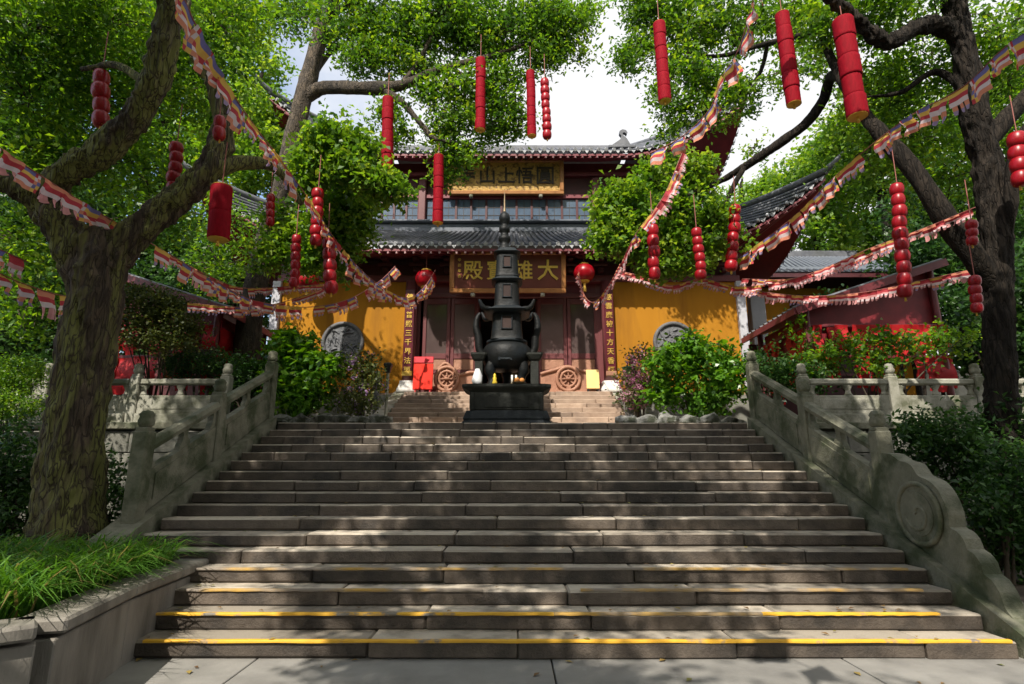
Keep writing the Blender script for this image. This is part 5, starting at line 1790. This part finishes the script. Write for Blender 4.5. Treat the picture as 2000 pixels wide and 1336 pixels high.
for k in range(5):
    t_ = k / 4
    c_ = base + dirv * (L * lean * t_ ** 1.5)[:, None] + np.array([0, 0, 1]) * (L * (1.15 * t_ - .75 * lean * t_ ** 2.4))[:, None]
    w_ = (W * (1 - t_ ** 2 * .9))[:, None] * sd
    if prev is not None:
        Q.append(np.stack([prev[0] - prev[1], prev[0] + prev[1], c_ + w_, c_ - w_], 1))
        T.append(tint)
    prev = (c_, w_)
go_ = quad_mesh('grass', np.concatenate(Q), np.concatenate(T), 'leaf_grass', None)
tag(go_, 'long arching green grass spilling over the stone planter', 'grass', kind='stuff')

# unseen trees added behind and beside the viewpoint to block ambient light
for k, (x, y, h, w) in enumerate(((-10.5, -10.5, 10, 4.2), (-3.5, -12.5, 10, 4.4), (4.0, -12.0, 10, 4.4), (11.0, -10.5, 10, 4.2), (-15.5, 1.5, 9, 3.6), (15.5, 1.0, 9, 3.6))):
    t = thing('blocker_tree', ('unseen light-blocking tree added behind the viewpoint, far left', 'unseen light-blocking tree added behind the viewpoint, left of centre', 'unseen light-blocking tree added behind the viewpoint, right of centre', 'unseen light-blocking tree added behind the viewpoint, far right',
                             'light-blocking tree added left of the forecourt, out of the picture', 'light-blocking tree added right of the forecourt, out of the picture')[k], 'tree', (x, y, 0), 'unseen light-blocking trees')
    tr = curve([(x, y, -.1, .4), (x + .2, y, h * .4, .32), (x, y + .2, h * .8, .16)], 6)
    MB().tube([q[:3] for q in tr], [q[3] for q in tr], 12, wob=.15, seed=k).build('trunk', 'bark_dark', t)
    leaf_cloud('crown', 'leaf_dark', [((x, y, h * .35), (w * .8, w * .5, h * .3), 2600), ((x - w * .4, y, h * .7), (w * .7, w * .6, h * .3), 2600), ((x + w * .4, y, h * .75), (w * .7, w * .6, h * .3), 2600)], t, lsize=.34, seed=400 + k, twig_r=.7, aspect=.6)


# ================================================================== RED LANTERN STRINGS
LM = {}


def lantern_mesh(kind):
    if kind not in LM:
        mb = MB()
        if kind == 'ball':
            mb.lathe([(.50, -.46), (.80, -.38), (.97, -.2), (1.0, 0), (.97, .2), (.80, .38), (.50, .46)], (0, 0, 0), 16)
        else:
            mb.lathe([(.965, -.5), (1.0, -.42), (.985, -.3), (1.0, -.2), (.985, -.1), (1.0, 0), (.985, .1), (1.0, .2), (.985, .3), (1.0, .42), (.93, .49), (.93, .5)], (0, 0, 0), 36)
        if kind == 'silk':
            mb.v = [((x, y, z) if int(round(math.atan2(y, x) / (2 * math.pi) * 36 - .5)) % 2 else (x * .955, y * .955, z)) for x, y, z in mb.v]
        LM[kind] = mb.mesh('lantern', 'lantern_red' if kind == 'ball' else 'silk_red')
        rm = MB().lathe([(.52, -.03), (.56, 0), (.52, .03)], (0, 0, 0), 12)
        LM['rim'] = rm.mesh('rim', 'lantern_gold')
        LM['tassel'] = MB().lathe([(.06, 0), (.16, -.12), (.13, -.25), (.2, -.7), (.16, -.72)], (0, 0, 0), 10).mesh('tassel', 'lantern_gold')
    return LM[kind]


def lantern_string(px, y0, y1, w, d, label, kind='ball', dx=0, cord=.7):
    top, bot = at(px, y0, d), at(px + dx, y1, d)
    r = w / 2 * d / CAM_F * 1.0
    r *= 1.04
    L = (top - bot).length
    t = thing('lantern_string', label, 'lantern string', top, 'red lantern strings hanging from the trees')
    ax = (bot - top).normalized()
    n = max(2, round(L / (r * (1.75 if kind == 'ball' else 2.3))))
    hgt = L / n
    q = Vector((0, 0, -1)).rotation_difference(ax)
    rs_ = random.Random(int(px * 7 + y0))
    MB().tube([-ax * cord * .25 + Vector((0, 0, cord * .75)), Vector((0, 0, 0)), ax * L], .008, 5).build('cord', 'cord', t, (0, 0, 0))
    me = lantern_mesh(kind)
    for k in range(n):
        o = link('lantern', me, t, ax * hgt * (k + .5) + Vector((rs_.uniform(-1, 1), rs_.uniform(-1, 1), 0)) * r * (.10 if kind == 'ball' else .03))
        o.rotation_mode = 'QUATERNION'
        o.rotation_quaternion = q
        s = r * rs_.uniform(.93, 1.05)
        o.scale = (s, s, hgt * (1.22 if kind == 'ball' else 1.0))
    if kind == 'ball':
        for k in range(n + 1):
            o = link('rim', LM['rim'], t, ax * hgt * k)
            o.rotation_mode = 'QUATERNION'
            o.rotation_quaternion = q
            o.scale = (r, r, r * .8)
    if kind == 'silk':
        for k in (0, n):
            o = link('rim', LM['rim'], t, ax * hgt * k)
            o.rotation_mode = 'QUATERNION'
            o.rotation_quaternion = q
            o.scale = (r * 1.72, r * 1.72, r * 1.6)
    o = link('tassel', LM['tassel'], t, ax * L)
    o.scale = (r * .9,) * 3


for a in ((200, 140, 246, 34, 7.2, 'red lantern string hanging left of the left curved limb', 'ball', -3),
          (429, 228, 272, 26, 7.4, 'short red lantern string against the dark fork on the left', 'ball', 0),
          (346, 280, 396, 28, 7.9, 'long thin red lantern string between the two mossy limbs', 'ball', -10),
          (434, 365, 468, 42, 7.2, 'widest red lantern string, in front of the left roof corner', 'silk', -8),
          (529, 380, 440, 18, 9.5, 'small red lantern string above the left bunting curve', 'ball', -2),
          (622, 370, 478, 24, 9.4, 'red lantern string touching the long bunting line on the left', 'ball', -6),
          (579, 460, 560, 20, 9.6, 'red lantern string in front of the left eave', 'ball', -4),
          (641, 465, 572, 26, 9.7, 'paired red lantern string just right of the one at left eave', 'ball', 6),
          (758, 192, 350, 25, 11.6, 'smooth red lantern string below the level bough', 'silk', -3),
          (939, 116, 254, 22, 11.6, 'smooth red lantern string above the upper plaque', 'silk', -1),
          (857, 304, 436, 22, 12.2, 'smooth red lantern string left of the upper plaque', 'silk', -2),
          (1036, 140, 266, 20, 11.6, 'left of the two close red lantern strings against white sky', 'silk', 3),
          (1064, 155, 270, 20, 11.6, 'right of the two close red lantern strings against white sky', 'ball', 5),
          (1287, 46, 198, 27, 10.5, 'smooth red lantern string at the top right of the sky gap', 'silk', 12),
          (1527, 28, 204, 32, 9.0, 'tilted red lantern string above the curling bough', 'silk', 24),
          (1645, 40, 228, 42, 8.2, 'thickest tilted red lantern string touching the leaning bough', 'silk', 30),
          (1436, 402, 528, 24, 11.0, 'red lantern string beside the upturned right roof corner', 'ball', -8),
          (1360, 447, 545, 22, 9.8, 'red lantern string in front of the round bright tree, right one', 'ball', 10),
          (1274, 440, 544, 24, 9.8, 'red lantern string in front of the round bright tree, left one', 'ball', 5),
          (1752, 360, 580, 27, 8.6, 'longest red lantern string below the leaning bough', 'ball', 16),
          (1986, 262, 362, 34, 8.0, 'red lantern string cut by the right edge of the picture', 'ball', 6),
          (1897, 432, 478, 22, 8.0, 'short red lantern string against the dark right trunk', 'ball', 2),
          (1903, 540, 610, 22, 8.0, 'low red lantern string beside the dark right trunk', 'ball', 4)):
    lantern_string(*a)

# ================================================================== BUNTING
FL = {}
FW, FH = .46, .40
STR = ['flag_blue', 'flag_yellow', 'flag_red', 'flag_white', 'flag_orange', 'flag_pink', 'flag_violet']


def flag_mesh(v):
    if v in FL:
        return FL[v]
    mb = MB()
    nx = 9
    rows = {0: [0, 1, 2, 3, 4], 1: [0, 1, 2, 3, 4], 2: [2, 2, 5, 3, 5], 3: [4, 2, 3, 5, 5], 4: [1, 2, 3, 4, 6]}[v]
    rg_ = random.Random(50 + v)
    ph = rg_.uniform(0, 6)
    amp = .02 + .02 * rg_.random()

    def P(i, j):
        x = -FW / 2 + FW * i / nx
        z = -FH * j / len(rows)
        y = amp * math.sin(i * .9 + ph + j * .35) * (.3 + j / 5) + .02 * math.sin(j * 1.3 + ph)
        return (x * (1 - .05 * j / 5), y, z)
    for j, m in enumerate(rows):
        last = j == len(rows) - 1
        for i in range(nx):
            if v >= 2 and j >= 3 and i % 3 == 2:
                continue                                 # slit tails
            mm = m
            if v < 2 and i >= nx - 2:
                mm = rows[(j + i) % 5]
            a, b, c, d = P(i, j), P(i + 1, j), P(i + 1, j + 1), P(i, j + 1)
            if v >= 2 and last and i % 3 == 1:
                c = (c[0] - .02, c[1], c[2] + .03)
            mb.add([a, b, c, d], [(0, 1, 2, 3)], mm, True)
    FL[v] = mb.mesh('flag', STR, fix=False)
    return FL[v]


def bunting(pts, label, near=0.0, scale=1.0, seed=0, gap=1.06):
    w = [tuple(at(*p)) for p in pts]
    c = [Vector(q) for q in curve(w, 14)]
    t = thing('bunting', label, 'bunting', c[0], 'strings of bunting')
    MB().tube([q - c[0] for q in c], .009, 5).build('cord', 'cord', t, (0, 0, 0))
    s = [0]
    for a, b in zip(c[:-1], c[1:]):
        s.append(s[-1] + (b - a).length)
    rr_ = random.Random(seed)
    step = FW * scale * gap
    x = step * .5
    while x < s[-1] - step * .4:
        i = max(k for k in range(len(s)) if s[k] <= x)
        i = min(i, len(c) - 2)
        f = (x - s[i]) / max(s[i + 1] - s[i], 1e-6)
        p = c[i].lerp(c[i + 1], f)
        tan = (c[min(i + 2, len(c) - 1)] - c[max(i - 1, 0)]).normalized()
        if tan.x < 0:
            tan = -tan
        x += step * rr_.uniform(.9, 1.12)
        if rr_.random() < .07:
            continue
        v = rr_.choice((0, 1, 4)) if rr_.random() < near else rr_.choice((2, 2, 3, 3, 4))
        o = link('flag', flag_mesh(v), t, p - c[0])
        z = Vector((0, 0, 1)) - tan * tan.z
        z = (z.normalized() + Vector((rr_.uniform(-.2, .2), rr_.uniform(-.55, .55), 0))).normalized()
        y = z.cross(tan).normalized()
        z = tan.cross(y).normalized()
        o.rotation_mode = 'QUATERNION'
        o.rotation_quaternion = Matrix((tan, y, z)).transposed().to_quaternion()
        k = scale * rr_.uniform(.92, 1.05)
        o.scale = (k * rr_.uniform(.8, 1.05), k * rr_.uniform(.6, 2.2), k * rr_.uniform(.7, 1.15))


bunting([(330, -70, 4.5), (385, 55, 5.2), (440, 160, 5.9), (500, 250, 6.7), (545, 308, 7.4), (600, 385, 8.6), (660, 475, 10.0), (725, 545, 11.6), (790, 582, 13.0), (825, 565, 13.7), (850, 528, 14.2)], 'long bunting line sweeping from the top left down to the left eave lantern', .85, .8, 1, .9)
bunting([(-50, 250, 5.4), (30, 310, 5.9), (160, 395, 6.9), (230, 437, 7.6), (340, 502, 8.8), (420, 550, 9.8), (500, 588, 10.8), (600, 600, 11.8), (680, 585, 12.6), (740, 550, 13.2), (772, 520, 13.6)], 'bunting line from the far left edge dipping across the left yellow wall', .5, .72, 2, .88)
bunting([(370, 592, 10.2), (430, 598, 10.6), (500, 600, 11.2), (560, 588, 11.8), (620, 568, 12.4), (655, 545, 12.8)], 'short bunting line in front of the left shelter roof', .05, .5, 3, .72)
bunting([(-40, 470, 6.5), (10, 492, 6.9), (55, 512, 7.4)], 'short bunting piece at the far left edge, upper one', .5, .9, 4)
bunting([(-30, 520, 7.0), (40, 552, 7.6), (110, 575, 8.3), (150, 580, 8.8)], 'short bunting piece at the far left edge, lower one', .2, .9, 5)
bunting([(1490, -60, 7.4), (1470, 5, 7.9), (1443, 95, 8.5), (1405, 160, 9.1), (1385, 215, 9.6), (1330, 268, 10.2), (1262, 303, 10.8)], 'steep bunting line falling from the top right across the sky gap', .8, .9, 6)
bunting([(1332, 300, 9.2), (1295, 385, 9.3), (1240, 460, 9.7), (1205, 530, 11.2), (1165, 588, 13.4), (1142, 578, 14.2), (1130, 530, 14.8)], 'bunting line over the round bright tree down to the right eave lantern', .12, .55, 7, .75)
bunting([(2070, 20, 4.9), (1960, 95, 5.6), (1880, 170, 6.3), (1780, 225, 7.3), (1700, 285, 8.3), (1620, 355, 9.3), (1560, 415, 10.2), (1480, 478, 11.2), (1430, 512, 11.9)], 'long bunting line from the top right edge down past the roof corner', .85, .8, 8, .9)
bunting([(1212, 530, 13.8), (1255, 540, 13.4), (1310, 558, 12.9), (1370, 545, 12.4), (1440, 560, 11.9), (1520, 552, 11.3), (1600, 528, 10.7), (1700, 485, 9.9), (1800, 448, 9.1), (1905, 405, 8.4)], 'bunting line from the right column rising to the dark trunk', .05, .52, 9, .72)
bunting([(1430, 562, 12.8), (1560, 578, 11.8), (1680, 572, 10.9), (1800, 548, 10.0), (1905, 525, 9.2)], 'lower bunting line in front of the right shelter roof', .05, .52, 10, .75)
bunting([(330, 498, 9.4), (400, 535, 10.2), (470, 562, 11.0), (560, 560, 12.0), (650, 555, 12.9)], 'thin bunting line just above the left shelter roof, second strand', .05, .46, 11, .75)
bunting([(1450, 545, 12.6), (1540, 545, 11.6), (1640, 520, 10.6), (1740, 478, 9.7)], 'thin bunting line crossing the small grey roof on the right', .05, .46, 12, .75)
# a line tied overhead, above the picture: two of its flags throw the sharp shadows on the forecourt
K = 5.2 / S.z
ov = [Vector((2.0, 6.6, 0)) + S * K * .98, Vector((2.4, 5.75, 0)) + S * K * .99, Vector((2.55, 5.28, 0)) + S * K, Vector((2.66, 4.93, 0)) + S * K * 1.01, Vector((3.2, 4.0, 0)) + S * K * 1.05]
t = thing('bunting', 'bunting line tied overhead above the right of forecourt', 'bunting', ov[0], 'strings of bunting')
ends = [ov[0] + Vector((-2.6, .3, .7))] + ov + [ov[-1] + Vector((3.5, .6, .9))]
MB().tube([Vector(q) - ov[0] for q in curve([tuple(q) for q in ends], 8)], .008, 5).build('cord', 'cord', t, (0, 0, 0))
for k, p in enumerate(ov[1:4]):
    o = link('flag', flag_mesh((0, 1, 4)[k]), t, p - ov[0])
    o.rotation_euler = (R(-15), R(8), R(10 + 25 * k))
    o.scale = (.75, .75, .75)

# fallen leaves on the steps and the forecourt
rg = np.random.default_rng(5)
nl = 170
lx = rg.uniform(-3.3, 4.4, nl)
ly = rg.uniform(4.2, 11.2, nl)
lx = np.where(rg.random(nl) < .35, np.sign(lx) * (np.abs(lx) ** .5 * 2.0), lx)
st = np.floor((ly - Y1) / RUN) + 1
fy = ly - Y1 - (st - 1) * RUN
ly = np.where((ly > Y1) & (fy > .27), ly - .12, ly)
lz = np.clip(st, 0, 17) * RISE + .012
lz = np.where(ly < Y1, .006, lz)
lx = np.clip(lx, -3.3, 4.4)
an = rg.uniform(0, 6.28, nl)
a_ = np.stack([np.cos(an), np.sin(an), rg.uniform(-.1, .1, nl)], 1)
b_ = np.stack([-np.sin(an), np.cos(an), rg.uniform(-.1, .1, nl)], 1)
c_ = np.stack([lx, ly, lz], 1)
Ls = rg.uniform(.025, .05, nl)[:, None]
v = np.stack([c_ - a_ * Ls, c_ + b_ * Ls * .5 + [0, 0, .008], c_ + a_ * Ls, c_ - b_ * Ls * .5 + [0, 0, .008]], 1)
mat('leaf_fallen', (.2, .12, .04), rough=.7, tint=G((.10, .05, .02), (.22, .12, .035), (.30, .22, .06), (.14, .16, .04)))
fo = quad_mesh('fallen_leaves', v, rg.random(nl), 'leaf_fallen', None)
tag(fo, 'small dry leaves scattered over the stone steps', 'leaves', kind='stuff')
